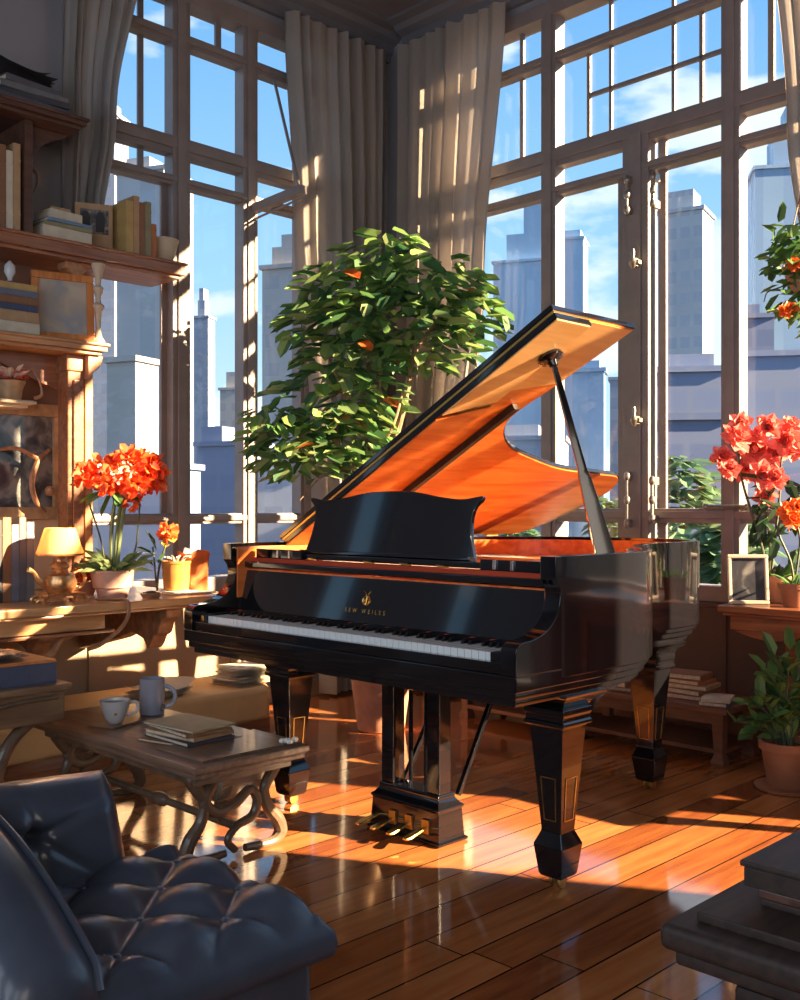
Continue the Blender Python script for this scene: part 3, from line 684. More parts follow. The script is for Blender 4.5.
for dx, top in ((-.01, .5), (.015, .5), (.03, .46)): m.tube(crom([lcam(dx * .5, 0, .10), lcam(dx + .005, 0, .3), lcam(dx + .03, .0, top)], 6), .009, 7)
m.build('stem', M['grassl'], t, local=True)
for pts in ([(-.03, 0, .1), (-.05, 0, .25), (-.11, .01, .43)], [(.04, 0, .1), (.10, 0, .22), (.12, 0, .42)]):
    m = MB(); m.tube(crom([lcam(*q) for q in pts], 6), .004, 6); m.build('stem', M['darkstem'], t, local=True)
m = MB()
for dx, dz, rr in ((-.13, .56, .05), (-.155, .55, .04), (-.08, .575, .06), (-.02, .60, .06), (.03, .615, .06), (.08, .60, .055), (.125, .585, .055), (.09, .545, .055), (.02, .545, .06), (-.05, .53, .05), (.05, .51, .05), (.115, .53, .045), (-.10, .53, .05), (.0, .58, .06)):
    cc = lcam(dx + .05, random.uniform(-.07, .07), dz - .01); flower_ball(m, cc, rr * .8, 34, .05, .045)
m.build('blooms', M['redpet'], t, local=True)
m = MB()
for dx, dz in ((.03, .56), (.045, .585), (-.01, .545), (-.075, .565), (.06, .55), (.0, .52)): flower_ball(m, lcam(dx + .05, -.105, dz), .014, 7, .018, .016)
m.build('buds', M['whitepet'], t, local=True)
m = MB(); flower_ball(m, lcam(.085, -.01, .425), .03, 30, .035, .03); m.build('blooms', M['redpet'], t, local=True)
m = MB()
for dx, dy, dz, L in ((-.10, 0, .45, .10), (-.06, 0, .47, .09), (.09, 0, .47, .09), (.11, .02, .45, .08), (.04, -.03, .46, .08), (-.02, .03, .47, .1), (.02, 0, .48, .08), (-.12, -.02, .43, .07)):
    m.leaf(lcam(dx * .35, dy, .47), lcam(dx, dy - .03, -.03), (0, 0, 1), L * 1.25, L * .62)
m.build('foliage', M['mleaves'], t, local=True)
m = MB()
for i in range(64):
    a = random.uniform(0, 2 * PI); r = random.uniform(.0, .05)
    m.leaf((r * math.cos(a), r * math.sin(a), .10), (math.cos(a), math.sin(a), random.uniform(.5, 2.2)), (0, 0, 1), random.uniform(.09, .17), .018, .1, .35)
m.build('grassy_leaves', M['grassl'], t, local=True)
# glass vase with one orange flower
c = on_Y(157, 598, 4.2)
t = thing('bud_vase', 'clear glass vase holding one orange and yellow flower', 'vase', (c.x, 4.2, .7505))
m = MB(); m.lathe([(.028, 0), (.032, .005), (.026, .05), (.03, .11), (.036, .14), (.034, .14), (.024, .06), (.024, .01), (.001, .01)], 18); m.build('body', M['pglass'], t, local=True)
m = MB(); m.tube(crom([(0, 0, .012), lcam(.01, 0, .12), lcam(.05, 0, .26)], 6), .005); m.tube(crom([(0, 0, .012), lcam(-.01, 0, .12), lcam(-.02, 0, .22)], 6), .004); m.build('stem', M['darkstem'], t, local=True)
m = MB(); bloom(m, lcam(.05, 0, .265), (0, -.3, 1), .035); flower_ball(m, lcam(.05, 0, .285), .03, 36, .04, .035); m.build('bloom', M['orgpet'], t, local=True)
m = MB(); flower_ball(m, lcam(.055, -.0, .24), .016, 16, .03, .025); m.build('sepals', M['yelpet'], t, local=True)
m = MB()
for dx, dz, L in ((-.06, .2, .09), (-.02, .25, .08), (-.05, .15, .08), (.02, .16, .07), (-.01, .22, .08)): m.leaf(lcam(dx * .3, 0, dz - .02), lcam(dx, -.01, .04), (0, -.2, 1), L, L * .5)
m.build('foliage', M['dleaves'], t, local=True)
# amber pot, orange bag, dish, tray of papers
c = on_Y(176, 597, 4.12)
t = thing('tray', 'thin pale wooden board under the amber pot', 'board', (c.x + .03, 4.13, .7505))
m = MB(); m.box(-.09, .14, -.09, .09, 0, .008); m.build('board', M['cream'], t, local=True, bevel=.003)
m = MB(); m.box(-.08, .05, -.07, .05, .0085, .014); m.build('card', M['paper'], t, local=True)
t = thing('plant_pot', 'amber glazed pot with dried stalks beside the orange bag', 'pot', (c.x + .02, 4.15, .765))
m = MB(); m.lathe([(.05, 0), (.058, .006), (.063, .06), (.066, .125), (.07, .127), (.07, .138), (.061, .138), (.057, .02), (.001, .015)], 24); m.build('body', M['amberglass'], t, local=True)
m = MB(); m.lathe([(.058, .11), (.03, .12), (.001, .122)], 14); m.build('soil', M['soil'], t, local=True)
m = MB()
for i in range(9): a = random.uniform(0, 2 * PI); m.tube(crom([(.02 * math.cos(a), .02 * math.sin(a), .115), (.04 * math.cos(a), .04 * math.sin(a), .15), (.07 * math.cos(a), .07 * math.sin(a), .158)], 4), .005, 5)
m.build('stalks', M['cream'], t, local=True)
c = on_Y(198, 595, 4.2)
t = thing('paper_bag', 'crumpled orange paper bag at the desk end, beside piano', 'bag', (c.x, 4.24, .7505), R(8))
rings = []
for z, a, b in ((0, .062, .045), (.05, .064, .047), (.12, .066, .05), (.17, .07, .052), (.185, .073, .055)):
    rings.append([V(a * (abs(math.cos(q)) ** .35) * (1 if math.cos(q) > 0 else -1) * random.uniform(.95, 1.04), b * (abs(math.sin(q)) ** .35) * (1 if math.sin(q) > 0 else -1) * random.uniform(.93, 1.05), z + (.012 * math.sin(q * 3) if z > .16 else 0)) for q in [2 * PI * k / 20 + .01 for k in range(20)]])
m = MB(); m.loft(rings, True, False); m.f([m.v(p) for p in rings[0][::-1]]); bmesh.ops.solidify(m.bm, geom=m.bm.faces[:], thickness=.004); m.build('bag', M['orange'], t, local=True, smooth=25)
m = MB(); m.box(.066, .072, -.03, .03, .10, .15); m.build('tag', M['pinkterra'], t, local=True)
c = on_Y(151, 600, 4.02)
t = thing('dish', 'small silver dish near the desk front below bud vase', 'dish', (c.x, 4.02, .7505))
m = MB(); m.lathe([(.035, 0), (.04, .004), (.05, .022), (.052, .024), (.047, .024), (.036, .008), (.001, .006)], 20); m.build('body', M['silver'], t, local=True)
m = MB(); m.lathe([(.04, .018), (.02, .03), (.001, .032)], 12); m.build('contents', M['soil'], t, local=True)
# strap over the desk edge
m = MB(); c = on_Y(117, 600, 3.93)
pts = crom([(c.x + .0, 4.10, .753), (c.x + .03, 4.00, .757), (c.x + .045, 3.925, .755), (c.x + .045, 3.912, .70), (c.x - .0, 3.905, .64), (c.x - .09, 3.90, .585), (c.x - .15, 3.90, .57)], 8)
k = []
for i, p in enumerate(pts):
    k.append([p + q for q in (V(-.012, 0, -.002), V(.012, 0, -.002), V(.012, 0, .003), V(-.012, 0, .003))])
m.tube(pts, .010, 8, flat=.6)
tag(m.build('strap', M['strap']), 'brown leather strap hanging over the left desk front edge', 'strap')

# ------------------------------------------------------------------ window bench + papers
bn = thing('window_bench', 'low tan cloth covered bench below the left desk', 'bench', (2.5, 4.55, 0))
m = MB(); rr = [V(1.2, 4.25, 0), V(3.22, 4.25, 0), V(3.32, 4.28, 0), V(3.37, 4.36, 0), V(3.38, 4.78, 0), V(1.2, 4.80, 0)]
m.prism([(p.x, p.y) for p in rr], 'z', .05, .225); m.build('seat_cover', M['bench'], bn, bevel=.03, seg=3)
m = MB(); m.box(1.22, 3.33, 4.29, 4.78, 0, .055); m.build('plinth', M['shelf'], bn)
c = on_h(116, 682, .23)
sheets('paper_sheaf', 'loose crumpled white papers on the bench behind the mug', 'papers', c.x - .05, 4.42, .231, .30, .21, 5, .007, M['paper'], .3, .06)
c = on_h(212, 676, .23)
for i, (lb, dx, w) in enumerate((('lower stack of white paper sheets on the bench beside piano', .02, .34), ('upper stack of white paper sheets on the bench beside piano', .04, .28))):
    sheets('paper_stack', lb, 'papers', c.x + dx + .02, 4.45, .228 + i * .046, w, .22, 6, .007, M['paper'], .15 * (1 - 2 * i), .003, 'stacked white papers on the bench')

# ------------------------------------------------------------------ coffee table
ct = thing('coffee_table', 'low wooden coffee table on carved scroll legs behind the armchair', 'coffee table', (2.02, 3.245, 0))
m = MB(); m.box(1.79, 2.25, 2.68, 3.81, .325, .35); m.box(1.80, 2.24, 2.69, 3.80, .305, .325); m.build('table_top', M['ctable'], ct, bevel=.006)
m = MB(); m.box(1.83, 2.21, 2.73, 3.76, .275, .305); m.build('apron', M['scroll'], ct, bevel=.004)
for yy in (2.79, 3.70):
    for sx in (-1, 1):
        def q(a, z): return V(2.02 + sx * a, yy, z)
        m = MB()
        m.tube(crom([q(.17, .285), q(.15, .25), q(.12, .20), q(.135, .14), q(.175, .09), q(.19, .045), q(.16, .018), q(.10, .016), q(.04, .02)], 8), [.026, .022, .018, .020, .024, .024, .018, .015, .013], 10)
        m.ball(q(.185, .29) + V(0, -.02, 0), .018)
        m.build('leg', M['scroll'], ct)
    m = MB()
    m.tube(crom([V(1.93, yy, .265), V(1.90, yy, .2), V(1.95, yy, .16), V(2.02, yy, .175), V(2.08, yy, .21), V(2.11, yy, .17), V(2.09, yy, .12), V(2.03, yy, .10), V(1.99, yy, .06), V(2.02, yy, .02)], 8), [.022, .022, .02, .018, .016, .017, .016, .014, .013, .012], 10)
    for a in range(5): m.leaf(V(1.93, yy - .01, .2), V(math.cos(a * .8 - 1.2), 0, math.sin(a * .8 - 1.2)), (0, -1, 0), .09, .035)
    m.build('scrollwork', M['scroll'], ct)
m = MB(); m.tube([(2.02, 2.79, .10), (2.02, 3.70, .10)], .014); m.ball((2.02, 3.245, .10), (.025, .06, .025)); m.build('stretcher', M['scroll'], ct)
TT = .3505
# saucer napkin + cup
c = on_h(115, 722, .36)
t = thing('napkin', 'folded brown napkin under the white coffee cup', 'napkin', (c.x, c.y, TT), R(20)); 
m = MB(); m.box(-.08, .08, -.06, .06, 0, .003); m.box(-.078, .07, -.055, .055, .003, .006); m.build('cloth', M['ctable'], t, local=True, bevel=.001)
t = thing('cup', 'small white cup of black coffee on the coffee table', 'cup', (c.x, c.y, TT + .0065), R(10))
m = MB(); m.lathe([(.022, 0), (.026, .003), (.038, .02), (.05, .055), (.056, .085), (.053, .085), (.045, .05), (.03, .018), (.001, .012)], 28); m.build('body', M['china'], t, local=True)
m = MB(); m.lathe([(.051, .074), (.03, .0745), (.001, .0745)], 24); m.build('coffee', M['coffee'], t, local=True)
m = MB(); m.tube(crom([(.048, -.02, .07), (.075, -.03, .068), (.075, -.032, .035), (.04, -.02, .025)], 6), .006); m.build('handle', M['china'], t, local=True)
m = MB(); d = V(-.6, -.8, 0).normalized(); m.lathe([(.006, 0), (.004, .003), (.001, .004)], 10, d * .044 + V(0, 0, .04), Matrix.Rotation(R(90), 4, V(-d.y, d.x, 0)) @ Matrix.Identity(4)); m.build('dot_mark', M['orange'], t, local=True)
c = on_h(152, 714, .35)
t = thing('mug', 'tall blue-grey mug with round handle on the coffee table', 'mug', (c.x, c.y, TT), 0)
m = MB(); m.lathe([(.040, 0), (.046, .002), (.048, .01), (.048, .135), (.0475, .14), (.0435, .14), (.043, .02), (.001, .015)], 30); m.build('body', M['bluegrey'], t, local=True)
m = MB(); dd = V(.72, -.69, 0)
m.tube([dd * (.045 + .045 * math.cos(a)) + V(0, 0, .068 + .042 * math.sin(a)) for a in [-PI / 2 - .2 + (PI + .4) * i / 16 for i in range(17)]], .008, 8); m.build('handle', M['bluegrey'], t, local=True)
m = MB(); m.lathe([(.043, .12), (.02, .1205), (.001, .1205)], 24); m.build('coffee', M['coffee'], t, local=True)
m = MB(); pp = V(.15, -1, 0).normalized()
m.tube([pp * .049 + V(pp.y, -pp.x, 0) * (-.01 + .010 * math.cos(a)) + V(0, 0, .028 + .012 * math.sin(a)) for a in [2 * PI * i / 12 for i in range(12)]], .002, 5, True); m.build('emblem', M['silver'], t, local=True)
c = on_h(189, 734, .37)
z = TT
for i, (lb, mt, L, D, T, rz) in enumerate((('brown folder lying at the bottom of the coffee table stack', 'brown', .30, .20, .008, .25), ('dark folder second from bottom on the coffee table', 'char', .27, .19, .014, .0),
        ('tan worn book under the top ones on the coffee table', 'tan', .26, .18, .014, .12), ('brown worn book second from top on the coffee table', 'brown', .27, .18, .014, -.06), ('olive paper folder topmost on the coffee table stack', 'olive', .27, .19, .008, .1))):
    book('folder' if 'folder' in lb else 'book', lb, 'papers and books on the coffee table', c.x, c.y + .0, z, D, L, T, BK[mt], 'flat', rz, 'folder' if 'folder' in lb else 'book'); z += T + .0008
c = on_h(244, 757, .35)
t = thing('folder', 'flat dark folder at the front corner of the coffee table', 'folder', (2.04, 2.86, TT), 0)
m = MB(); m.box(-.2, .2, -.15, .12, 0, .003); m.box(-.195, .2, -.145, .12, .0045, .0075); m.box(-.2, -.196, -.15, .12, .003, .0075); m.build('cover', M['ctable'], t, local=True, bevel=.001)
m = MB(); m.box(-.19, .19, -.14, .11, .003, .0045); m.build('pages', M['page'], t, local=True)
t = thing('paper_scraps', 'small crumpled white paper scrap on the coffee table corner', 'paper scrap', (2.19, 2.72, TT + .0085))
m = MB()
for i in range(5): m.ball((random.uniform(-.03, .03), random.uniform(-.02, .02), .008), (.016, .012, .009), 6, 4)
m.build('scrap', M['paper'], t, local=True, smooth=0)

# ------------------------------------------------------------------ side table with books
st = thing('side_table', 'dark side table with ringed scroll legs at left edge', 'side table', (1.42, 3.56, 0))
m = MB(); m.box(1.05, 1.71, 3.30, 3.80, .525, .55); m.build('table_top', M['stable'], st, bevel=.006)
m = MB(); m.box(1.08, 1.69, 3.32, 3.78, .42, .525); m.build('drawer_box', M['stable'], st, bevel=.004)
m = MB(); m.tube(crom([(1.10, 3.315, .50), (1.3, 3.313, .47), (1.5, 3.313, .50), (1.66, 3.315, .505)], 8), .008); m.ball((1.38, 3.312, .475), (.03, .012, .018)); m.build('carved_swag', M['scroll'], st)
for yy in (3.36, 3.74):
    for x, sg in ((1.62, 1), (1.14, -1)):
        m = MB(); m.tube(crom([(x + sg * .05, yy, .44), (x - sg * .04, yy, .42), (x - sg * .12, yy, .34), (x - sg * .15, yy, .22), (x - sg * .12, yy, .10), (x - sg * .04, yy, .02), (x + sg * .06, yy, .018)], 8), [.016, .02, .022, .022, .02, .018, .014], 10)
        m.build('leg', M['scroll'], st)
m = MB(); m.tube([(1.47, 3.36, .22), (1.47, 3.74, .22)], .012); m.tube([(1.29, 3.36, .22), (1.29, 3.74, .22)], .012); m.build('stretcher', M['scroll'], st)
book('book', 'big navy bound book with orange cover on the side table', None, 1.40, 3.54, .5505, .54, .40, .07, BK['navy'], 'flat')
t = thing('leather_folio', 'orange-brown leather folio lying on the big navy book', 'folio', (1.42, 3.53, .6215), 0)
m = MB(); m.box(-.26, .25, -.19, .19, 0, .005); m.box(-.25, .25, -.185, .185, .0051, .009); m.build('cover', M['ofrm'], t, local=True, bevel=.001)
m = MB(); m.tube(crom([(-.2, -.12, .0095), (-.05, -.16, .0095), (.1, -.1, .0095), (.2, -.02, .0095)], 6), .004, 5); m.build('cover_ornament', M['lampgold'], t, local=True)
sheets('newspaper', 'blue-white newspaper on the books at left edge', 'newspaper', 1.36, 3.52, .633, .44, .28, 4, .006, M['bluegrey'], .1, .006)
t = thing('wooden_box', 'flat reddish wooden box on top of the newspaper', 'box', (1.24, 3.50, .697), .05)
m = MB(); m.box(-.2, .16, -.13, .13, -.028, .015); m.build('body', M['shelf'], t, local=True, bevel=.003)
m = MB(); m.box(-.205, .165, -.135, .135, .016, .03); m.build('lid', M['desk'], t, local=True, bevel=.003)

# ------------------------------------------------------------------ armchair
ac = thing('armchair', 'buttoned dark blue leather armchair in the left foreground', 'armchair', (1.05, 1.85, 0))
SX0, SX1, SY0, SY1, SZ = .86, 1.375, 1.585, 2.10, .355
def tuft(u, v, nu, nv):
    a, b = u * nu, v * nv
    s1, s2 = (a + b), (a - b)
    w = abs(math.sin(PI * s1 / 2)) * abs(math.sin(PI * s2 / 2))
    return w ** .62
def seatfn(u, v):
    x = SX0 + (SX1 - SX0) * u; y = SY0 + (SY1 - SY0) * v
    e = min(u / .06, (1 - u) / .12, v / .12, (1 - v) / .05 + .3, 1); e = max(0, e); ed = 1 - (1 - e) ** 2
    return V(x, y, SZ - .050 + .036 * ed + .036 * tuft(u + .05, v + .06, 4.4, 4.4) * min(1, .35 + ed) * min(1, ed * 1.6))
m = MB(); m.grid(seatfn, 72, 72)
# skirt of the cushion
def side(pts, z1): pass
border = []
N = 72
edge = [(i / N, 0) for i in range(N + 1)] + [(1, j / N) for j in range(1, N + 1)] + [(1 - i / N, 1) for i in range(1, N + 1)] + [(0, 1 - j / N) for j in range(1, N)]
cx, cy = (SX0 + SX1) / 2, (SY0 + SY1) / 2
rings = []
for dz, o in ((0, 0), (-.015, .012), (-.04, .016), (-.06, .010), (-.066, .0)):
    rings.append([(lambda p: V(p.x + (o if u > .98 else (-o if u < .02 else 0)), p.y + (o if v > .98 else (-o if v < .02 else 0)), p.z + dz if dz > -.05 else SZ - .055 + dz))(seatfn(u, v)) for u, v in edge])
m.loft(rings, True, False)
m.build('seat_cushion', M['leather'], ac, weld=True, smooth=70)
m = MB()
for i in range(0, 10):
    for j in range(0, 10):
        if (i + j) % 2 == 0:
            u, v = i / 4.4 - .05, j / 4.4 - .06
            if .08 < u < .95 and .08 < v < .95:
                p = seatfn(u, v); m.ball((p.x, p.y, p.z + .002), (.008, .008, .004), 8, 4)
m.build('button', M['leather'], ac)['kind'] = 'stuff'
m = MB(); m.box(.70, 1.36, 1.60, 2.16, .05, .29); m.build('base', M['leather'], ac, bevel=.03, seg=3)
m = MB(); m.tube([V(p.x, p.y, .288) for p in [V(.87, 1.583, 0), V(1.36, 1.583, 0), V(1.385, 1.61, 0), V(1.385, 2.10, 0)]], .008, 8); m.build('piping', M['leather'], ac)
for x in (.75, 1.31):
    for y in (1.65, 2.1):
        k = MB(); k.lathe([(.018, 0), (.026, .055)], 12, (x, y, 0)); k.build('foot', M['darkwood'], ac)
# backrest: one plump pillow with a deep button and creases running out of it
BTN = [(.10, .62), (.60, .60)]
def backdepth(u, v):
    eu = max(0, min(u / .10, (1 - u) / .12, 1)); ev = max(0, min((1 - v) / .30, 1))
    ed = math.sqrt(max(0, 1 - (1 - eu) ** 2)) * math.sqrt(max(0, 1 - (1 - ev) ** 2))
    h = .105 * ed
    x, y = u * .56, v * .27
    for bu, bv in BTN:
        bx, by = bu * .56, bv * .27; dx, dy = x - bx, y - by; r = math.hypot(dx, dy)
        h -= .022 * math.exp(-(r / .020) ** 2) * ed
        for an in (20, 95, 160, 215, 270, 320):
            ca_, sa_ = math.cos(R(an)), math.sin(R(an)); al = dx * ca_ + dy * sa_; pe = abs(-dx * sa_ + dy * ca_)
            if al > 0: h -= .013 * math.exp(-(pe / .012) ** 2) * math.exp(-al / .11) * ed
    return h, ed
def backfn(u, v):
    h, ed = backdepth(u, v)
    zt = .555 - .012 * max(0, u - .6) * 3
    return V(.66 + .575 * u - .03 * v * u, 2.155 + .03 * v - h, .30 + (zt - .30) * v)
m = MB(); m.grid(backfn, 84, 54)
def backrear(u, v):
    p = backfn(u, v); h, ed = backdepth(u, v)
    return V(p.x, 2.155 + .03 * v + .05 * ed, p.z)
m.grid(backrear, 84, 54); m.build('backrest', M['leather'], ac, weld=True, smooth=75)
# left arm: rolled, stepping down to the front
rings = []
for i in range(25):
    t_ = i / 24; y = 2.16 - (2.16 - 1.575) * t_
    top = .585 - .01 * math.sin(t_ * 3) - .195 * (t_ ** 2.1) + (.0 if t_ < .97 else -.02)
    w = .095 - .012 * t_; cxx = .79
    prof = [(-w, .06), (-w * 1.02, top * .55), (-w * 1.08, top - .06), (-w * .9, top - .02), (-w * .45, top), (0, top + .006), (w * .5, top - .002), (w * .92, top - .03), (w * 1.0, top - .09), (w * .82, .30), (w * .8, .06)]
    sc = 1 if 0 < i < 24 else .93
    rings.append([V(cxx + a * sc, y, z) for a, z in prof])
m = MB(); m.loft(rings); m.build('armrest', M['leather'], ac, smooth=60)
m = MB(); m.tube([r[7] + V(.004, 0, .002) for r in rings], .007, 8); m.build('piping', M['leather'], ac)

# ------------------------------------------------------------------ dark table bottom right
dt = thing('low_table', 'dark walnut low table in the right foreground corner', 'table', (2.1, .4, 0))
m = MB(); m.box(1.55, 2.75, .05, .93, .40, .445); m.build('table_top', M['darkwood'], dt, bevel=.014, seg=3)
m = MB(); m.box(1.60, 2.70, .10, .885, .445, .462); m.build('top_panel', M['darkwood'], dt, bevel=.003)
m = MB(); m.box(1.57, 2.73, .07, .91, .372, .40); m.build('moulding', M['darkwood'], dt, bevel=.008)
m = MB(); m.box(1.68, 2.62, .18, .80, .06, .372); m.box(1.64, 2.66, .14, .84, .30, .34); m.build('apron', M['darkwood'], dt, bevel=.012)
m = MB(); m.box(1.64, 2.66, .14, .84, 0, .06); m.build('plinth', M['darkwood'], dt, bevel=.012)
t = thing('portfolio', 'dark brown portfolio under the flat box on the dark table', 'portfolio', (2.02, .61, .4625), 0)
m = MB(); m.box(-.32, .3, -.21, .21, 0, .013); m.build('body', M['darkwood'], t, local=True, bevel=.003)
m = MB(); m.box(-.322, .302, -.212, .212, .0135, .029); m.build('lid', M['darkshelf'], t, local=True, bevel=.003)
t = thing('wooden_box', 'flat dark wooden box on the book, right foreground', 'box', (2.03, .62, .493), 0)
m = MB(); m.box(-.34, .3, -.22, .225, 0, .034); m.build('body', M['darkwood'], t, local=True, bevel=.003)
m = MB(); m.box(-.345, .305, -.225, .23, .0345, .045); m.build('lid', M['darkwood'], t, local=True, bevel=.003)

# ------------------------------------------------------------------ GRAND PIANO
pn = thing('grand_piano', 'black lacquered grand piano with orange lid underside, lid propped open', 'piano', (2.9, 2.55, 0))
YR, YL = 1.75, 3.36
out2 = [(2.40, YR, 0), (2.6, YR, 0), (2.85, 1.762, 0), (3.04, 1.843, 0), (3.22, 1.985, 0), (3.40, 2.095, 0), (3.62, 2.15, 0), (3.85, 2.155, 0), (4.0, 2.20, 0), (4.13, 2.36, 0), (4.18, 2.65, 0), (4.10, 2.98, 0), (3.92, 3.20, 0), (3.65, 3.32, 0), (3.3, YL, 0), (2.8, YL, 0), (2.40, YL, 0)]
OL = crom(out2, 7)
def offset(pts, d):
    o = []
    for i, p in enumerate(pts):
        t = (pts[min(i + 1, len(pts) - 1)] - pts[max(i - 1, 0)]).normalized()
        o.append(p + V(-t.y, t.x, 0) * d)
    return o
def band(outer, inner, z0, z1):
    k = MB(); rings = []
    for a, b in zip(outer, inner): rings.append([V(a.x, a.y, z0), V(a.x, a.y, z1), V(b.x, b.y, z1), V(b.x, b.y, z0)])
    k.loft(rings); return k
IN = offset(OL, .035); IN2 = offset(OL, .060)
band(OL, IN, .665, 1.012).build('rim', M['black'], pn, bevel=.0015, smooth=50)
band(offset(OL, .0352), IN2, .80, .998).build('inner_rim', M['amber'], pn, bevel=.002, smooth=50, label='amber wood inner rim')
band(offset(OL, .012), offset(OL, .12), .645, .665).build('rim_moulding', M['black'], pn, bevel=.002, smooth=30)
band(offset(OL, .026), offset(OL, .12), .622, .645).build('rim_moulding', M['black'], pn, bevel=.002, smooth=30)
band(offset(OL, .045), offset(OL, .12), .60, .622).build('rim_moulding', M['black'], pn, bevel=.002, smooth=30)
IP = offset(OL, .061)
m = MB(); m.prism([(p.x, p.y) for p in IP if p.x > 2.55], 'z', .84, .86); m.build('soundboard', M['amber'], pn, label='orange wood soundboard')
m = MB(); inn = [p for p in offset(OL, .09) if p.x > 2.72]
m.prism([(p.x, p.y) for p in inn], 'z', .905, .925)
m.build('iron_plate', M['plate'], pn, label='bronze painted iron plate', bevel=.004)
m = MB()
for i in range(34):
    f_ = i / 33; y = 1.95 + f_ * 1.3
    xe = 2.95 + .95 * f_ ** .8
    m.bar((2.74, y, .93), (min(xe, 3.95), min(y + .02, 3.26), .93), .004, .004)
m.build('strings', M['silver'], pn, label='steel strings')
m = MB(); m.prism([(p.x, p.y) for p in offset(OL, .11)], 'z', .645, .66); m.build('bottom_board', M['black'], pn)
# keybed, moulded front
m = MB(); m.box(2.194, 2.62, YR + .0, YL, .645, .69); m.build('keybed', M['black'], pn, bevel=.004)
m = MB(); m.box(2.206, 2.62, YR + .012, YL - .012, .622, .645); m.build('keybed_moulding', M['black'], pn, bevel=.004)
m = MB(); m.box(2.222, 2.62, YR + .026, YL - .026, .600, .622); m.build('keybed_moulding', M['black'], pn, bevel=.004)
m = MB(); m.box(2.203, 2.226, YR + .05, YL - .05, .69, .722); m.build('key_slip', M['black'], pn, bevel=.003)
# arms with S-curved cheeks
sp_ = crom([(2.374, .948, 0), (2.392, .925, 0), (2.396, .89, 0), (2.378, .845, 0), (2.335, .806, 0), (2.275, .787, 0), (2.222, .781, 0), (2.200, .770, 0)], 6)
armp = [(2.48, .69), (2.48, 1.012), (2.374, 1.012)] + [(p.x, p.y) for p in sp_] + [(2.194, .755), (2.194, .69)]
for y0, y1 in ((YR, YR + .056), (YL - .056, YL)):
    m = MB(); m.prism(armp, 'y', y0, y1); m.build('arm', M['black'], pn, bevel=.0025)
# keyboard
kb = thing('keyboard', '', '', (0, 0, 0)); del kb['label']; del kb['category']
kb.parent = pn; kb.location = (-.5, 0, 0)
KY0, KY1 = 1.862, 3.252; kw = (KY1 - KY0) / 52
m = MB(); m.box(2.23, 2.42, KY0, KY1, .692, .716); m.build('key_frame', M['black'], kb)
for y0, y1 in ((YR + .057, KY0 - .002), (KY1 + .002, YL - .057)):
    m = MB(); m.box(2.215, 2.42, y0, y1, .69, .748); m.build('key_block', M['black'], kb, bevel=.004)
m = MB(); m.box(-.095, .095, -kw * .46, kw * .46, 0, .026); wk = m.build('white_key', M['ivory'], kb, local=True, bevel=.0016, seg=1)
m = MB(); m.loft([[V(-.055, -.0065, 0), V(-.055, .0065, 0), V(.05, .0065, 0), V(.05, -.0065, 0)], [V(-.046, -.005, .013), V(-.046, .005, .013), V(.05, .005, .013), V(.05, -.005, .013)]]); bk = m.build('black_key', M['ebony'], kb, local=True, bevel=.001, seg=1)
off_ = pn.location + kb.location
names = 'A B C D E F G'.split()
for i in range(52):
    o = wk if i == 0 else wk.copy()
    if i: C.objects.link(o); o.parent = kb
    yc = KY1 - kw * (i + .5)
    o.location = V(2.325, yc, .718) - off_
    if names[i % 7] in 'ACDFG' and i < 51:
        b = bk if i == 0 else bk.copy()
        if i: C.objects.link(b); b.parent = kb
        b.location = V(2.365, yc - kw / 2, .744) - off_
# fallboard
fbM = Matrix.Translation(V(2.412, 0, .752)) @ Matrix.Rotation(R(13), 4, 'Y')
m = MB(); m.box(0, .022, YR + .057, YL - .057, 0, .165, fbM); m.build('fallboard', M['black'], pn, bevel=.004)
m = MB(); m.box(-.002, .004, YR + .06, YL - .06, .158, .164, fbM); m.build('fallboard_trim', M['amber'], pn, label='thin orange strip along the fallboard top')
m = MB(); m.box(2.402, 2.43, YR + .06, YL - .06, .744, .752); m.build('felt_strip', M['felt'], pn, label='red felt strip behind the keys')
m = MB(); m.box(2.435, 2.50, YR + .057, YL - .057, .917, .941); m.build('front_rail', M['black'], pn, bevel=.005)
m = MB(); m.box(2.455, 2.50, YR + .06, YL - .06, .941, .955); m.build('felt_strip', M['felt'], pn, label='orange-red strip above the front rail')
m = MB(); m.box(2.49, 2.80, 1.86, 3.25, .957, .978); m.build('music_shelf', M['black'], pn, bevel=.004)
for y0, y1 in ((1.84, 2.12), (3.0, 3.28)):
    m = MB(); m.box(2.475, 2.50, y0, y1, .953, .99); m.build('slide_rail', M['black'], pn, bevel=.004)
for y in (1.98, 2.05, 3.06, 3.13):
    m = MB(); m.box(2.468, 2.482, y, y + .012, .957, .988); m.build('slide_catch', M['silver'], pn, bevel=.002)
m = MB()
for y in (2.25, 2.42, 2.6, 2.9): m.bar((2.47, y, .957), (2.47, y + .05, .962), .008, .006)
m.build('rail_pin', M['gold'], pn)
# music desk
mdM = Matrix.Translation(V(2.53, 0, .978)) @ Matrix.Rotation(R(10), 4, 'Y')
half = crom([(.0, .236, 0), (.12, .232, 0), (.24, .214, 0), (.34, .205, 0), (.418, .214, 0), (.434, .212, 0), (.430, .20, 0), (.405, .175, 0), (.396, .13, 0), (.405, .07, 0), (.43, 0, 0)], 4)
yc = 2.618
pts = [(yc - p.x, p.y) for p in half] + [(yc + p.x, p.y) for p in half[::-1][:-1]]
A = [mdM @ V(0, y, z) for y, z in pts]; B = [mdM @ V(.016, y, z) for y, z in pts]
m = MB(); m.loft([A, B]); m.build('music_desk', M['black'], pn, bevel=.003, smooth=40)
m = MB(); m.box(-.028, .004, yc - .43, yc + .43, -.002, .010, mdM); m.build('music_ledge', M['black'], pn, bevel=.002)
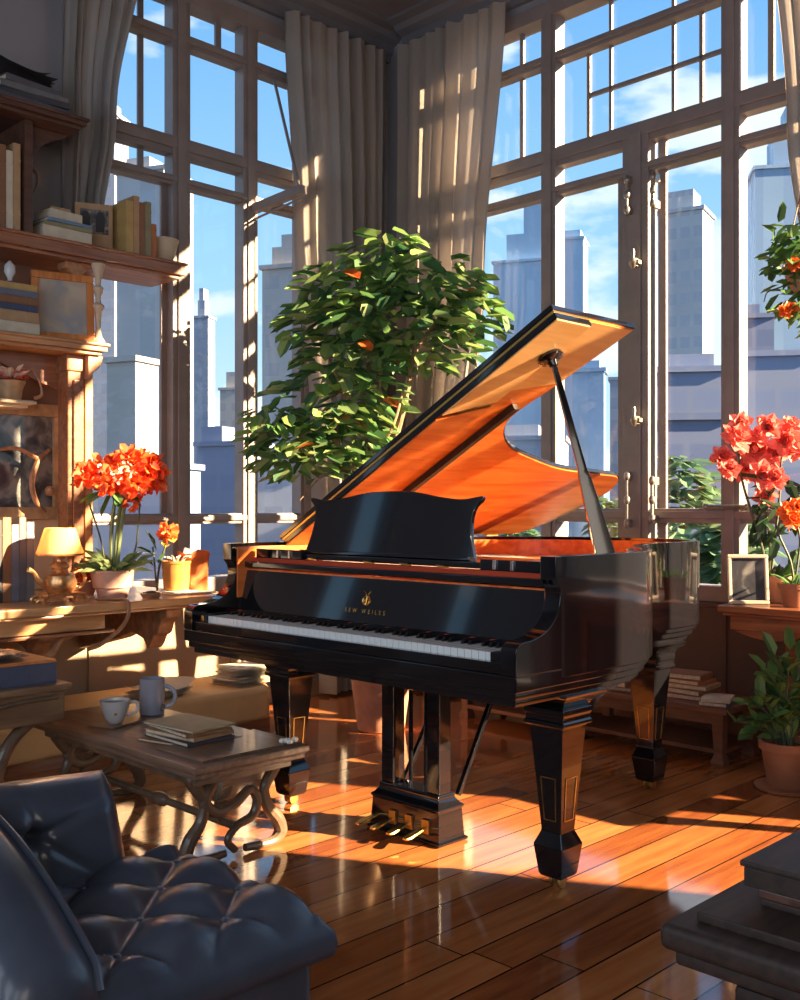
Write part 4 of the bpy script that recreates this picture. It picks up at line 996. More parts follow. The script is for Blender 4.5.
# emblem + lettering on the fallboard
em = MB()
def fp(y, z): return fbM @ V(-.0015, y, z)
ey, ez = 2.592, .080
def FP(a, b): return fp(ey - a, ez + b)
em.tube([FP(.018 * math.cos(a), .016 * math.sin(a)) for a in [2 * PI * i / 20 for i in range(20)]], .0022, 5, True)
for sg in (-1, 1):
    em.tube(crom([FP(sg * .004, .017), FP(sg * .008, .026), FP(sg * .018, .033)], 5), .002, 5)
    em.tube(crom([FP(sg * .002, -.012), FP(sg * .011, -.006), FP(sg * .009, .003), FP(sg * .003, .004), FP(-sg * .006, .010)], 5), .0018, 5)
em.tube([FP(0, .017), FP(0, -.014)], .0018, 5)
em.build('emblem', M['gold'], pn)
def lettering(txt, y, z, size, sp):
    cu = bpy.data.curves.new('lettering', 'FONT'); cu.body = txt; cu.size = size; cu.extrude = .0008; cu.align_x = 'CENTER'; cu.space_character = sp
    o = bpy.data.objects.new('lettering_source', cu); C.objects.link(o)
    dg = bpy.context.evaluated_depsgraph_get(); me = bpy.data.meshes.new_from_object(o.evaluated_get(dg)); bpy.data.objects.remove(o)
    L_ = bpy.data.objects.new('lettering', me); C.objects.link(L_); me.materials.clear(); me.materials.append(M['gold'])
    Mx = Matrix(((0, 0, -1, 0), (-1, 0, 0, 0), (0, 1, 0, 0), (0, 0, 0, 1)))
    L_.parent = pn; L_.matrix_basis = Matrix.Translation(-pn.location) @ fbM @ Matrix.Translation(V(-.0016, y, z)) @ Mx
    return L_
lettering('SEW WEILES', ey - .0, .036, .021, 1.9)
# lid
LA = R(28.8); HYg, HZg = 3.34, 1.02
lo = V(0, -math.cos(LA), math.sin(LA)); ln = V(0, math.sin(LA), math.cos(LA))    # along the lid / outward (upper) normal
def LP(x, s, d): return V(x, HYg, HZg) + lo * s + ln * d
ca = math.cos(LA)
S_ = lambda Y: (HYg - Y) / ca
wa = crom([(3.09, S_(2.30), 0), (3.07, S_(2.46), 0), (3.14, S_(2.56), 0), (3.30, S_(2.65), 0), (3.55, S_(2.72), 0), (3.82, S_(2.775), 0), (4.15, S_(2.80), 0), (4.34, S_(2.82), 0), (4.43, S_(2.90), 0), (4.44, S_(3.0), 0), (4.40, S_(3.12), 0), (4.32, S_(3.24), 0), (4.2, 0.0, 0)], 6)
lidp = [(2.645, 0), (2.645, 1.575), (3.125, 1.575)] + [(p.x, p.y) for p in wa]
def slab(pts, d0, d1): k = MB(); k.loft([[LP(x, s, d0) for x, s in pts], [LP(x, s, d1) for x, s in pts]]); return k
slab(lidp, 0, .020).build('lid', M['black'], pn, bevel=.003, smooth=40)
cxl, csl = 3.2, .8
def inset(pts, d):
    P = [V(p[0], p[1], 0) for p in pts]; n = len(P); o = []
    for i in range(n):
        a, b = (P[i] - P[i - 1]), (P[(i + 1) % n] - P[i])
        a = a.normalized() if a.length > 1e-6 else b.normalized(); b = b.normalized() if b.length > 1e-6 else a
        na, nb = V(a.y, -a.x, 0), V(b.y, -b.x, 0); mm = (na + nb); mm = mm.normalized() if mm.length > 1e-6 else na
        o.append(P[i] + mm * d / max(.5, mm.dot(na)))
    return [(p.x, p.y) for p in o]
slab(inset(lidp, .008), -.005, .0).build('lid_lining', M['amber'], pn, label='glossy orange lid underside', smooth=40)
fl = [(2.638, .02), (2.638, 1.578), (2.83, 1.578), (2.83, .02)]
slab(fl, -.036, -.0145).build('front_flap', M['black'], pn, bevel=.003)
slab([(2.639, .02), (2.639, 1.577), (2.829, 1.577), (2.829, .02)], -.0145, -.0052).build('flap_hinge', M['gold'], pn, bevel=.001, label='gold piano hinge along the lid front')
slab(inset([(2.638, .02), (2.638, .98), (2.70, 1.02), (2.76, 1.06), (2.83, 1.10), (2.83, .02)], .006), -.040, -.036).build('flap_lining', M['amber'], pn, label='orange underside of the folded flap')
slab(inset([(2.638, 1.0), (2.638, 1.578), (2.83, 1.578), (2.83, 1.12), (2.76, 1.08), (2.70, 1.04)], .006), -.040, -.036).build('flap_pale_area', M['pale_honey'], pn, label='paler honey area at the lid front corner')
slab(inset([(2.835, 1.575), (3.125, 1.575), (3.09, 1.22), (2.835, 1.12)][::1], .012), -.0065, -.004).build('lid_pale_area', M['pale_honey'], pn, label='paler honey area beside the folded flap')
m = MB(); m.bar(LP(2.99, 1.08, -.018), LP(2.99, .15, -.018), .03, .026, up=ln); m.build('lid_batten', M['darkwood'], pn, bevel=.003)
for x in (2.9, 3.5, 4.0):
    m = MB(); m.tube([V(x - .05, HYg + .02, HZg + .004), V(x + .05, HYg + .02, HZg + .004)], .009, 10); m.box(x - .045, x + .045, HYg, HYg + .02, HZg - .01, HZg + .004); m.build('lid_hinge', M['brass'], pn)
# lid prop
pa, pb = V(2.86, 1.905, .985), LP(2.80, S_(2.11), -.082)
d = (pb - pa)
m = MB(); up = V(-.7, -.7, 0)
secs = [(0, .062, .03), (.03, .064, .03), (.30, .050, .028), (.42, .040, .024), (.46, .030, .02), (.95, .020, .016), (1.0, .018, .014)]
sd = V(1, -1, 0).normalized(); fw = d.normalized().cross(sd)
m.loft([[pa + d * t + sd * w / 2 * i + fw * h / 2 * j for i, j in ((-1, -1), (1, -1), (1, 1), (-1, 1))] for t, w, h in secs]); m.build('lid_prop', M['black'], pn, bevel=.003)
Rq = ln.to_track_quat('Z', 'Y').to_matrix().to_4x4()
m = MB(); m.lathe([(.044, .040), (.046, .030), (.040, .024), (.020, .016), (.014, .0), (.001, -.004)], 20, pb, Rq); m.build('prop_cup', M['black'], pn)
# legs
def sq(x, y, z, h): return [V(x - h, y - h, z), V(x + h, y - h, z), V(x + h, y + h, z), V(x - h, y + h, z)]
def leg(x, y, br=.30):
    k = MB()
    k.loft([sq(x, y, z, h) for z, h in ((.602, .110), (.592, .104), (.572, .076), (.556, .066), (.552, .074), (.535, .074), (.53, .07), (.515, .07), (.512, .074), (.50, .074), (.495, .061), (.178, .036), (.17, .038), (.135, .053), (.13, .053), (.045, .042), (.036, .036))])
    o = k.build('leg', M['black'], pn, bevel=.003)
    ar = [(x + .060, .602), (x + br, .602)] + [(x + br - (br - .075) * math.sin(a), .598 - .098 * (1 - math.cos(a))) for a in [PI / 2 * i / 10 for i in range(11)]] + [(x + .060, .50)]
    k = MB(); k.prism(ar, 'y', y - .066, y + .066); k.build('leg_bracket', M['black'], o, bevel=.003)
    k = MB()
    for fx, fy in ((-1, 0), (0, -1)):
        for z0, z1, h0 in ((.21, .34, .0),):
            hz = lambda z: .036 + (.061 - .036) * (z - .178) / (.495 - .178)
            def q(a, z): return V(x + (fx * (hz(z) + .001) if fx else a * hz(z)), y + (fy * (hz(z) + .001) if fy else a * hz(z)), z)
            for a, b in (((-.55, z0), (-.55, z1)), ((.55, z0), (.55, z1)), ((-.55, z0), (.55, z0)), ((-.55, z1), (.55, z1))): k.bar(q(*a), q(*b), .003, .003)
    k.build('leg_inlay', M['brass'], o)
    k = MB(); k.lathe([(.012, .018), (.014, .036)], 10, (x, y, 0)); k.box(x - .016, x + .016, y - .004, y + .004, .016, .04)
    Ry = Matrix.Rotation(R(90), 4, V(1, -1, 0).normalized())
    dd = V(1, 1, 0).normalized() * 0
    Rw = Matrix.Rotation(R(90), 4, 'X')
    for s_ in (-1, 1): k.lathe([(.008, -.006), (.020, -.005), (.021, 0), (.020, .005), (.008, .006)], 18, (x, y + s_ * .014, .021), Rw)
    k.build('caster', M['brass'], o)
leg(2.55, 1.872); leg(2.54, 3.14); leg(3.71, 2.262, .16)
# pedal lyre
ly = thing('pedal_lyre', '', '', (0, 0, 0)); del ly['label']; del ly['category']; ly.parent = pn; ly.location = (-.3, 0, 0)
LX0, LX1, LY0, LY1 = 2.56, 2.68, 2.375, 2.70
rings = []
for z, e in ((.002, .014), (.012, .016), (.016, .006), (.112, .0), (.118, .006), (.124, .006), (.130, -.004), (.150, -.018), (.156, -.016), (.166, -.020)):
    rings.append([V(LX0 - e, LY0 - e, z), V(LX1 + e, LY0 - e, z), V(LX1 + e, LY1 + e, z), V(LX0 - e, LY1 + e, z)])
m = MB(); m.loft(rings); m.build('lyre_base', M['black'], ly, bevel=.003)
for y in (LY0 + .05, LY1 - .05):
    m = MB(); m.box(LX0 + .025, LX0 + .085, y - .030, y + .030, .166, .602); m.build('lyre_post', M['black'], ly, bevel=.004)
for y in (2.50, 2.575):
    m = MB(); m.tube([(LX0 + .07, y, .16), (LX0 + .07, y, .602)], .0085, 10); m.build('pedal_rod', M['black'], ly)
m = MB(); m.prism([(LY0 - .06, .602), (LY0 - .0, .578), (LY1 + .0, .578), (LY1 + .10, .602)], 'x', LX0 - .01, LX0 + .11); m.build('lyre_block', M['black'], ly, bevel=.003)
m = MB(); m.bar((LX1 - .0, LY0 + .02, .15), (LX1 + .28, LY0 + .03, .602), .018, .018); m.build('lyre_brace', M['black'], ly, bevel=.003)
m = MB(); m.bar((LX1 - .0, LY1 - .04, .15), (LX1 + .28, LY1 - .05, .602), .018, .018); m.build('lyre_brace', M['black'], ly, bevel=.003)
for i, y in enumerate((2.43, 2.51, 2.59, 2.665)):
    k = MB(); rings = []
    for t_, w, z in ((0, .008, .052), (.2, .010, .050), (.55, .014, .044), (.85, .017, .038), (1, .010, .036)):
        x = LX0 + .005 - .115 * t_; rings.append([V(x, y - w, z), V(x, y + w, z), V(x, y + w * .8, z + .008), V(x, y - w * .8, z + .008)])
    k.loft(rings); o = k.build('pedal', M['gold'], ly, bevel=.002)
    if i < 3:
        k = MB(); k.box(LX0 - .012, LX0 + .002, y - .017, y + .017, .035, .085); k.build('pedal_plate', M['brass'], o, bevel=.003)

# ------------------------------------------------------------------ indoor tree
def pot(t, r, h, mat, lip=.02):
    k = MB(); k.lathe([(r * .68, 0), (r * .72, .005), (r * .95, h - lip * 2), (r * 1.06, h - lip * 1.9), (r * 1.08, h), (r * .95, h), (r * .88, h * .85), (.001, h * .84)], 30); k.build('pot', mat, t, local=True)
    k = MB(); k.lathe([(r * .9, h * .86), (r * .4, h * .9), (.001, h * .91)], 18); k.build('soil', M['soil'], t, local=True)
TX, TY = 3.72, 3.86
tr = thing('indoor_tree', 'leafy indoor tree in terracotta pot behind the piano', 'tree', (TX, TY, 0))
pot(tr, .17, .34, M['terra'])
ZD = (TX + TY) / S2
def T3(px, py, dz=0): return at_d(px, py, ZD + dz) - V(TX, TY, 0)
m = MB()
trunk = [V(0, 0, .28), V(.0, .0, .6), T3(352, 505), T3(345, 470, .05), T3(335, 430, .05), T3(350, 380)]
m.tube(crom(trunk, 8), [.035, .03, .028, .024, .02, .012], 10); m.build('trunk', M['bark'], tr, local=True)
m = MB(); m.tube(crom([V(.02, -.01, .28), V(.04, -.02, .6), T3(385, 500, .1), T3(392, 450, .1), T3(405, 400, .05), T3(415, 345)], 8), [.03, .028, .026, .022, .018, .010], 10); m.build('trunk', M['bark'], tr, local=True)
for pts, rr in (([(360, 435, 0), (385, 437, -.03), (395, 420, -.05), (405, 385, -.05), (420, 350, 0)], .010), ([(392, 420, 0), (380, 390, 0), (383, 360, 0)], .009), ([(350, 400, 0), (330, 360, .05), (325, 320, .05)], .010), ([(415, 350, 0), (440, 320, 0), (470, 305, .1)], .009), ([(345, 470, 0), (320, 450, -.05), (290, 430, -.05)], .009), ([(335, 470, 0), (318, 480, 0), (300, 500, 0)], .006)):
    m = MB(); m.tube(crom([T3(*p) for p in pts], 6), [rr, rr * .8, rr * .45], 7); m.build('branch', M['bark'], tr, local=True)
m = MB(); mo = MB()
clumps = [(385, 262, 40, 34), (345, 285, 42, 32), (430, 285, 48, 34), (330, 325, 42, 30), (395, 315, 70, 42), (455, 312, 42, 26), (480, 318, 26, 16), (350, 360, 48, 30), (425, 345, 52, 24), (325, 400, 48, 32), (365, 400, 35, 26), (290, 430, 40, 28), (330, 440, 46, 26), (268, 420, 26, 14), (305, 465, 42, 16), (290, 455, 36, 20), (360, 445, 30, 18), (400, 245, 26, 10)]
for cx_, cy_, rx, ry in clumps:
    n = int(rx * ry / 18)
    for i in range(n):
        a = random.uniform(0, 2 * PI); q = math.sqrt(random.random()); dz = random.uniform(-1, 1) * math.sqrt(max(0, 1 - q * q)) * rx / FOC * ZD * 1.0
        p = T3(cx_ + rx * q * math.cos(a), cy_ + ry * q * math.sin(a), dz)
        if p.x + TX > 4.42 or p.y + TY > 4.52 or p.y + TY < 3.40: continue
        out = V(p.x - T3(cx_, cy_).x, p.y - T3(cx_, cy_).y, 0)
        d = (out.normalized() if out.length > 1e-4 else V(1, 0, 0)) + V(random.uniform(-.8, .8), random.uniform(-.8, .8), random.uniform(-.7, .25))
        nr = V(random.uniform(-.5, .5), random.uniform(-.5, .5), 1)
        L = random.uniform(.095, .15)
        (mo if random.random() < .012 else m).leaf(p, d, nr, L, L * .60)
m.build('foliage', M['leaves'], tr, local=True); mo.build('rusty_leaves', M['orgleaf'], tr, local=True)

# ------------------------------------------------------------------ right side: desk, frame, pots, flowers
rd = thing('side_desk', 'red-brown desk with scalloped apron below the right window', 'desk', (4.4, 1.4, 0))
m = MB(); m.box(4.08, RX - .03, .5, 2.16, .705, .735); m.box(4.095, RX - .03, .52, 2.145, .69, .705); m.build('desk_top', M['rdesk'], rd, bevel=.006)
m = MB(); m.box(4.12, 4.145, .55, 2.12, .63, .69); m.build('apron', M['rdesk'], rd, bevel=.004)
sc = [(2.10, .635)] + [(2.10 - i * .02, .635 - .008 - .032 * (math.sin(PI * ((i * .02) % .30) / .30) ** .8)) for i in range(0, 76)] + [(.58, .635)]
m = MB(); m.prism(sc, 'x', 4.125, 4.143); m.build('scalloped_edge', M['rdesk'], rd, bevel=.002)
for x, y in ((4.66, 2.08), (4.16, .6), (4.66, .6)):
    m = MB(); m.loft([sq(x, y, z, h) for z, h in ((0, .022), (.03, .028), (.06, .02), (.6, .032), (.69, .034))]); m.build('leg', M['rdesk'], rd, bevel=.003)
m = MB(); m.box(4.64, 4.66, .6, 2.08, .30, .69); m.build('back_panel', M['darkshelf'], rd)
q = on_X(733, 603, 4.18)
frame_pic('photo_frame', 'pale upright photo frame with dark photograph on right desk', 4.2, 2.075, .7355, .17, .215, .016, M['pfrm'], M['art_night'], R(-52), R(9), .018)
q = on_X(706, 600, 4.4)
t = thing('stone_slab', 'small grey slab standing half hidden behind the photo frame', 'slab', (4.48, 2.10, .7355), R(-50))
m = MB(); m.prism([(-.06, 0), (.06, 0), (.06, .13), (.045, .15), (.03, .152), (-.05, .152), (-.06, .14)], 'y', -.012, .012); m.build('slab', BK['grey'], t, local=True, bevel=.004)
m = MB(); m.tube(crom([(-.04, -.014, .12), (0, -.014, .135), (.035, -.014, .125)], 4), .005, 6); m.build('carving', M['cream'], t, local=True)
# two little pots on the right desk
c = on_X(769, 603, 4.36)
t = thing('potted_flowers', 'coral pink blossom plant in terracotta pot on right desk', 'potted plant', (4.40, c.y - .02, .7355))
PX, PY = 4.40, c.y - .02
pot(t, .062, .115, M['terra'], .012)
ZP = (PX + PY) / S2
def F3(px, py, dz=0): return at_d(px, py, ZP + dz) - V(PX, PY, .7355)
m = MB()
for i in range(26):
    a = random.uniform(0, 2 * PI); m.leaf((.02 * math.cos(a), .02 * math.sin(a), .10), (math.cos(a), math.sin(a), random.uniform(.6, 2)), (0, 0, 1), random.uniform(.07, .13), .02, .1, .3)
m.build('grassy_leaves', M['mleaves'], t, local=True)
for pts in ([(769, 575), (770, 545), (765, 510), (752, 470)], [(771, 575), (776, 530), (780, 490), (782, 440)], [(768, 575), (760, 540), (742, 480), (738, 440)]):
    m = MB(); m.tube(crom([F3(*p) for p in pts], 6), [.007, .006, .004], 7); m.build('stem', M['darkstem'], t, local=True)
m = MB()
for px_, py_, r in ((735, 440, 18), (722, 458, 14), (740, 425, 14), (752, 452, 18), (768, 428, 15), (770, 455, 18), (785, 440, 17), (795, 450, 15), (762, 475, 16), (745, 470, 14), (765, 498, 13), (775, 480, 14), (730, 470, 12), (790, 428, 13), (757, 440, 14)):
    cc = F3(px_, py_, random.uniform(-.08, .08)); bloom(m, cc, (-.6 + random.uniform(-.4, .4), -.6 + random.uniform(-.4, .4), random.uniform(-.1, .7)), r / FOC * ZP * 1.05, 6); flower_ball(m, cc, r / FOC * ZP * .6, 14, .035, .032)
m.build('blooms', M['pinkpet'], t, local=True)
m = MB()
for i in range(52):
    px_, py_ = random.uniform(756, 806), random.uniform(478, 555)
    d = V(random.uniform(-1, 1), random.uniform(-1, 1), random.uniform(-.9, .2)); m.leaf(F3(px_, py_, random.uniform(-.08, .08)), d, (random.uniform(-.4, .4), random.uniform(-.4, .4), 1), random.uniform(.07, .12), .045)
for px_ in (752, 748, 758, 765): m.leaf(F3(760, 515), F3(px_, 555) - F3(760, 515), (-.5, -.5, .6), .15, .05)
m.build('foliage', M['dleaves'], t, local=True)
c = on_X(792, 606, 4.22)
t = thing('potted_flowers', 'orange flowers in brown pot at the right desk edge', 'potted plant', (4.22, c.y - .01, .7355))
pot(t, .062, .10, M['darkterra'], .012)
PX, PY = 4.22, c.y - .01; ZP = (PX + PY) / S2
m = MB(); m.tube(crom([V(0, 0, .085), F3(790, 560), F3(778, 530), F3(787, 512)], 6), .005, 6); m.tube(crom([V(0, 0, .085), F3(798, 560), F3(800, 540), F3(796, 520)], 6), .005, 6); m.build('stem', M['darkstem'], t, local=True)
m = MB()
for px_, py_ in ((787, 512), (797, 508), (792, 520)):
    m = MB(); cc = F3(px_, py_); bloom(m, cc, (-.6, -.6, .3), .05, 7); flower_ball(m, cc, .03, 16, .03, .028); m.build('bloom', M['orgpet'], t, local=True)
m = MB()
for i in range(18): a = random.uniform(0, 2 * PI); m.leaf((.02 * math.cos(a), .02 * math.sin(a), .09), (math.cos(a), math.sin(a), random.uniform(.2, 1.2)), (0, 0, 1), random.uniform(.05, .09), .03)
m.build('foliage', M['mleaves'], t, local=True)
# low bench with books
lb = thing('low_bench', 'low dark red bench along the right wall under the piano', 'bench', (4.43, 3.0, 0))
m = MB(); m.box(4.22, 4.60, 2.19, 3.80, .235, .262); m.build('bench_top', M['lowbench'], lb, bevel=.005)
m = MB(); m.box(4.25, 4.28, 2.24, 3.76, .18, .235); m.build('apron', M['lowbench'], lb, bevel=.003)
for y in (2.24, 3.02, 3.74):
    for x in (4.26, 4.55):
        m = MB(); m.loft([sq(x, y, z, h) for z, h in ((0, .030), (.02, .032), (.05, .02), (.12, .024), (.235, .028))]); m.build('leg', M['lowbench'], lb, bevel=.003)
m = MB(); m.box(4.24, 4.57, 2.22, 3.76, .055, .075); m.build('stretcher', M['lowbench'], lb, bevel=.003)
c = on_h(690, 702, .262)
z = .2625
for lbx, L, D, T, mt, rz, dy in (('red-brown book at the bottom of the pile on low bench', .19, .27, .022, 'red', .05, 0), ('brown book second in the pile on the low bench', .18, .25, .024, 'brown', -.1, .01), ('tan book third in the pile on the low bench', .17, .24, .02, 'tan', .08, .0), ('rust book fourth in the pile on the low bench', .16, .21, .02, 'rust', -.05, .01), ('brown leather book topmost in the pile on low bench', .15, .19, .026, 'brown', .12, .01)):
    book('book', lbx, 'pile of books on the low bench', 4.40, 2.47 + dy, z, L, D, T, BK[mt], 'flat', rz); z += T + .0006
z = .2625
for lbx, T, mt, rz in (('grey book beside the pile, at the low bench end', .018, 'grey', .2), ('pale booklet on the grey book, low bench end', .014, 'cream', .35)):
    book('book', lbx, 'books at the low bench end', 4.32, 2.285, z, .17, .13, T, BK[mt], 'flat', rz); z += T + .0006
z = .2625
for lbx, T, mt, rz in (('dark red book on the low bench behind the piano leg', .02, 'red', .1), ('brown book on top of the red one behind piano leg', .03, 'brown', -.1)):
    book('book', lbx, 'books on the low bench behind the piano leg', 4.36, 2.85, z, .18, .26, T, BK[mt], 'flat', rz); z += T + .0006
# floor plant under right desk
c = on_h(786, 782, 0)
FX, FY = 4.10, 1.86
t = thing('potted_plant', 'green leafy plant in terracotta pot on floor, right edge', 'potted plant', (FX, FY, 0))
pot(t, .105, .20, M['darkterra'], .018)
k = MB(); k.lathe([(.085, 0), (.125, .004), (.13, .016), (.12, .016), (.001, .008)], 24); k.build('saucer', M['darkterra'], t, local=True)
ZP = (FX + FY) / S2
def G3(px, py, dz=0): return at_d(px, py, ZP + dz) - V(FX, FY, 0)
tips = [(735, 722), (748, 705), (752, 735), (760, 700), (775, 655), (790, 650), (770, 690), (795, 680), (785, 700), (765, 670), (800, 660), (760, 725), (778, 725), (797, 715)]
ms = MB(); ml = MB()
for px_, py_ in tips:
    tip = G3(px_, py_, random.uniform(-.09, .06)); base = V(random.uniform(-.03, .03), random.uniform(-.03, .03), .17)
    if tip.z > .60: tip.z = .60
    cv = crom([base, base * .5 + tip * .5 + V(0, 0, .06), tip], 6); ms.tube(cv, [.006, .004, .003], 6)
    for q in (.2, .3, .4, .5, .6, .7, .8, .9, 1.0):
        p = cv[min(int(q * 12), len(cv) - 1)]; d = (tip - base).normalized() + V(random.uniform(-.9, .9), random.uniform(-.9, .9), random.uniform(-.5, .3)); ml.leaf(p, d, (random.uniform(-.5, .1), random.uniform(-.5, .1), 1), random.uniform(.07, .11), .048)
ms.build('stem', M['darkstem'], t, local=True); ml.build('foliage', M['mleaves'], t, local=True)
# hanging plant at the right edge
HXp, HYp = 4.24, 1.80
t = thing('hanging_plant', 'hanging plant with orange blossoms at the upper right edge', 'hanging plant', (HXp, HYp, 2.12))
m = MB(); m.lathe([(.05, -.10), (.09, -.08), (.13, .02), (.135, .03), (.125, .03), (.08, -.05), (.001, -.06)], 22); m.build('pot', M['terra'], t, local=True)
m = MB(); m.lathe([(.12, .0), (.06, .02), (.001, .025)], 14); m.build('soil', M['soil'], t, local=True)
m = MB()
for a in (0, 2.1, 4.2): m.tube([(.13 * math.cos(a), .13 * math.sin(a), .025), (0, 0, .6)], .003, 5)
m.tube([(0, 0, .6), (0, 0, CH - 2.12)], .004, 5); m.build('hanging_cord', M['strap'], t, local=True)
ZP = (HXp + HYp) / S2
def H3(px, py, dz=0): return at_d(px, py, ZP + dz) - V(HXp, HYp, 2.12)
m = MB()
for cx_, cy_, rx, ry, n in ((792, 235, 20, 18, 26), (790, 262, 22, 18, 30), (796, 290, 22, 18, 28), (803, 308, 14, 10, 14), (820, 250, 30, 40, 60), (825, 300, 24, 30, 30)):
    for i in range(n):
        a = random.uniform(0, 2 * PI); q = math.sqrt(random.random()); d = V(random.uniform(-1, .4), random.uniform(-.4, 1), random.uniform(-.7, .3)); L = random.uniform(.065, .11)
        m.leaf(H3(cx_ + rx * q * math.cos(a), cy_ + ry * q * math.sin(a), random.uniform(-.12, .08)), d, (random.uniform(-.4, .4), random.uniform(-.4, .4), 1), L, L * .55)
m.build('foliage', M['mleaves'], t, local=True)
m = MB()
for px_, py_ in ((793, 264), (785, 312), (790, 309)):
    m = MB(); cc = H3(px_, py_, -.1); bloom(m, cc, (-.6, -.6, .2), .036, 6); flower_ball(m, cc, .02, 10, .025, .025); m.build('bloom', M['orgpet'], t, local=True)
m = MB()
for pts in ([(806, 270), (785, 285), (768, 292), (764, 302)], [(810, 240), (795, 232), (785, 230)], [(812, 280), (800, 300), (792, 312)]): m.tube(crom([H3(*p) for p in pts], 5), [.004, .003, .002], 5)
m.build('stem', M['darkstem'], t, local=True)

# ------------------------------------------------------------------ outside: city
GZ = -14
m = MB(); m.box(-60, 2400, -2400, 2400, GZ - 1, GZ)
o = m.build('ground', plain('city_ground', (.05, .055, .065), .95, var=.2, scale=.05, spec=0), smooth=0); struct(o)
FA = dict(cream=facade('cream_stone_facade', (.40, .40, .40), (.36, .36, .38), 3.6, 3.0, .5, .5), white=facade('white_tower_facade', (.46, .46, .48), (.39, .41, .45), 900, 5.5, 1, .4, .6, .4),  # bluish, pale, low-contrast facade colours have distance haze painted in
    pale=facade('haze_pale_grey_facade', (.34, .40, .47), (.29, .355, .45), 3.2, 1.9, .5, .7), blue=facade('haze_blue_facade', (.20, .32, .50), (.18, .29, .48), 900, 6, 1, .5, .35, .2),
    lblue=facade('haze_light_blue_facade', (.34, .50, .68), (.31, .46, .65), 900, 8, 1, .6, .4, .3), lav=facade('haze_lavender_facade', (.19, .24, .38), (.165, .215, .36), 3.4, 3, .5, .85, .5, .3),
    dark=facade('haze_dark_lavender_facade', (.13, .17, .30), (.11, .15, .275), 3.6, 5, .5, .9, .5, .3), greyblue=facade('haze_grey_blue_facade', (.26, .31, .42), (.23, .28, .395), 3.4, 2.6, .5, .7), sand=facade('sand_facade', (.42, .41, .41), (.36, .36, .39), 3.4, 3, .45, .6))
def bld(label, px0, px1, top, z, fm, steps=(), rot=14, dep=1.0, spire=0):
    w = (px1 - px0) / FOC * z * .86; c = at_d((px0 + px1) / 2, 508, z); H = EYE + (HY - top) / FOC * z - GZ
    t = thing('building', label, 'building', (c.x, c.y, GZ), R(-45 - rot * 1.25)); d = w * dep
    k = MB(); k.box(-w / 2, w / 2, 0, d, 0, H); k.build('tower', FA[fm], t, local=True, smooth=0)
    k = MB(); k.box(-w / 2 - .3, w / 2 + .3, -.3, d + .3, H, H + max(.5, H * .008)); k.build('roof_parapet', FA[fm], t, local=True, smooth=0)
    hh = H + max(.5, H * .008)
    for fx0, fx1, dh in steps:
        k = MB(); hs = dh / FOC * z; k.box(-w / 2 + w * fx0, -w / 2 + w * fx1, d * .15, d * .85, hh, hh + hs); k.build('upper_tier', FA[fm], t, local=True, smooth=0); hh += hs
    if spire:
        k = MB(); k.tube([(0, d / 2, hh), (0, d / 2, hh + spire / FOC * z)], [w * .06, w * .01], 6); k.build('spire', FA[fm], t, local=True)
    return t
G = [
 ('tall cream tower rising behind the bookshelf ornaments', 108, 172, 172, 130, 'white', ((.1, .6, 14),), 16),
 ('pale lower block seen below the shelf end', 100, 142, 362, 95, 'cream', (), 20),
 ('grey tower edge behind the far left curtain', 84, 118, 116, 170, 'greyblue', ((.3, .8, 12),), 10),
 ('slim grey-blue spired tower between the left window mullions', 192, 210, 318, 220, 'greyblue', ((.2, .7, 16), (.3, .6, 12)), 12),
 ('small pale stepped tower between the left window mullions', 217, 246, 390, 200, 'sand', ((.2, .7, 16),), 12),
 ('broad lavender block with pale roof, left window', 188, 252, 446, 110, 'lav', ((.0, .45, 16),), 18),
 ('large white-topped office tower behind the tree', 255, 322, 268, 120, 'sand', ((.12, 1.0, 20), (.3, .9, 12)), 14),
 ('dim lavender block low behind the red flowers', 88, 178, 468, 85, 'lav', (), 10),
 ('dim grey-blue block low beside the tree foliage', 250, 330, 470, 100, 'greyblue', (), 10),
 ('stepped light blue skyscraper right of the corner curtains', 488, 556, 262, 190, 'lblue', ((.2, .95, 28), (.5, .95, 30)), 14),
 ('narrow haze-blue tower behind the stepped skyscraper', 545, 586, 240, 230, 'lblue', ((.1, .9, 8),), 14),
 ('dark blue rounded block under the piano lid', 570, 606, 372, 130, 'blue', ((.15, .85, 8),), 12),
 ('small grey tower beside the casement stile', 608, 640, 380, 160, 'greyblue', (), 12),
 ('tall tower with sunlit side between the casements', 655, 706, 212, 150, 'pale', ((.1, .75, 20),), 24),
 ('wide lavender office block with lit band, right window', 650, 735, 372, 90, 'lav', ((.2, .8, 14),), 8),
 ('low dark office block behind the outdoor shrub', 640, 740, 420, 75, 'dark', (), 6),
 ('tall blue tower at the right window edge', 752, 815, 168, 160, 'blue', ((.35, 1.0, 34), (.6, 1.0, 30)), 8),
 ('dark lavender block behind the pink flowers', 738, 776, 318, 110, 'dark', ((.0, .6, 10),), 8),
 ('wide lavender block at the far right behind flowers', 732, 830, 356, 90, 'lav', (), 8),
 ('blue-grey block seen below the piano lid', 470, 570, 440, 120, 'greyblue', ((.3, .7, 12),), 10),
]
for a in G: bld(*a)
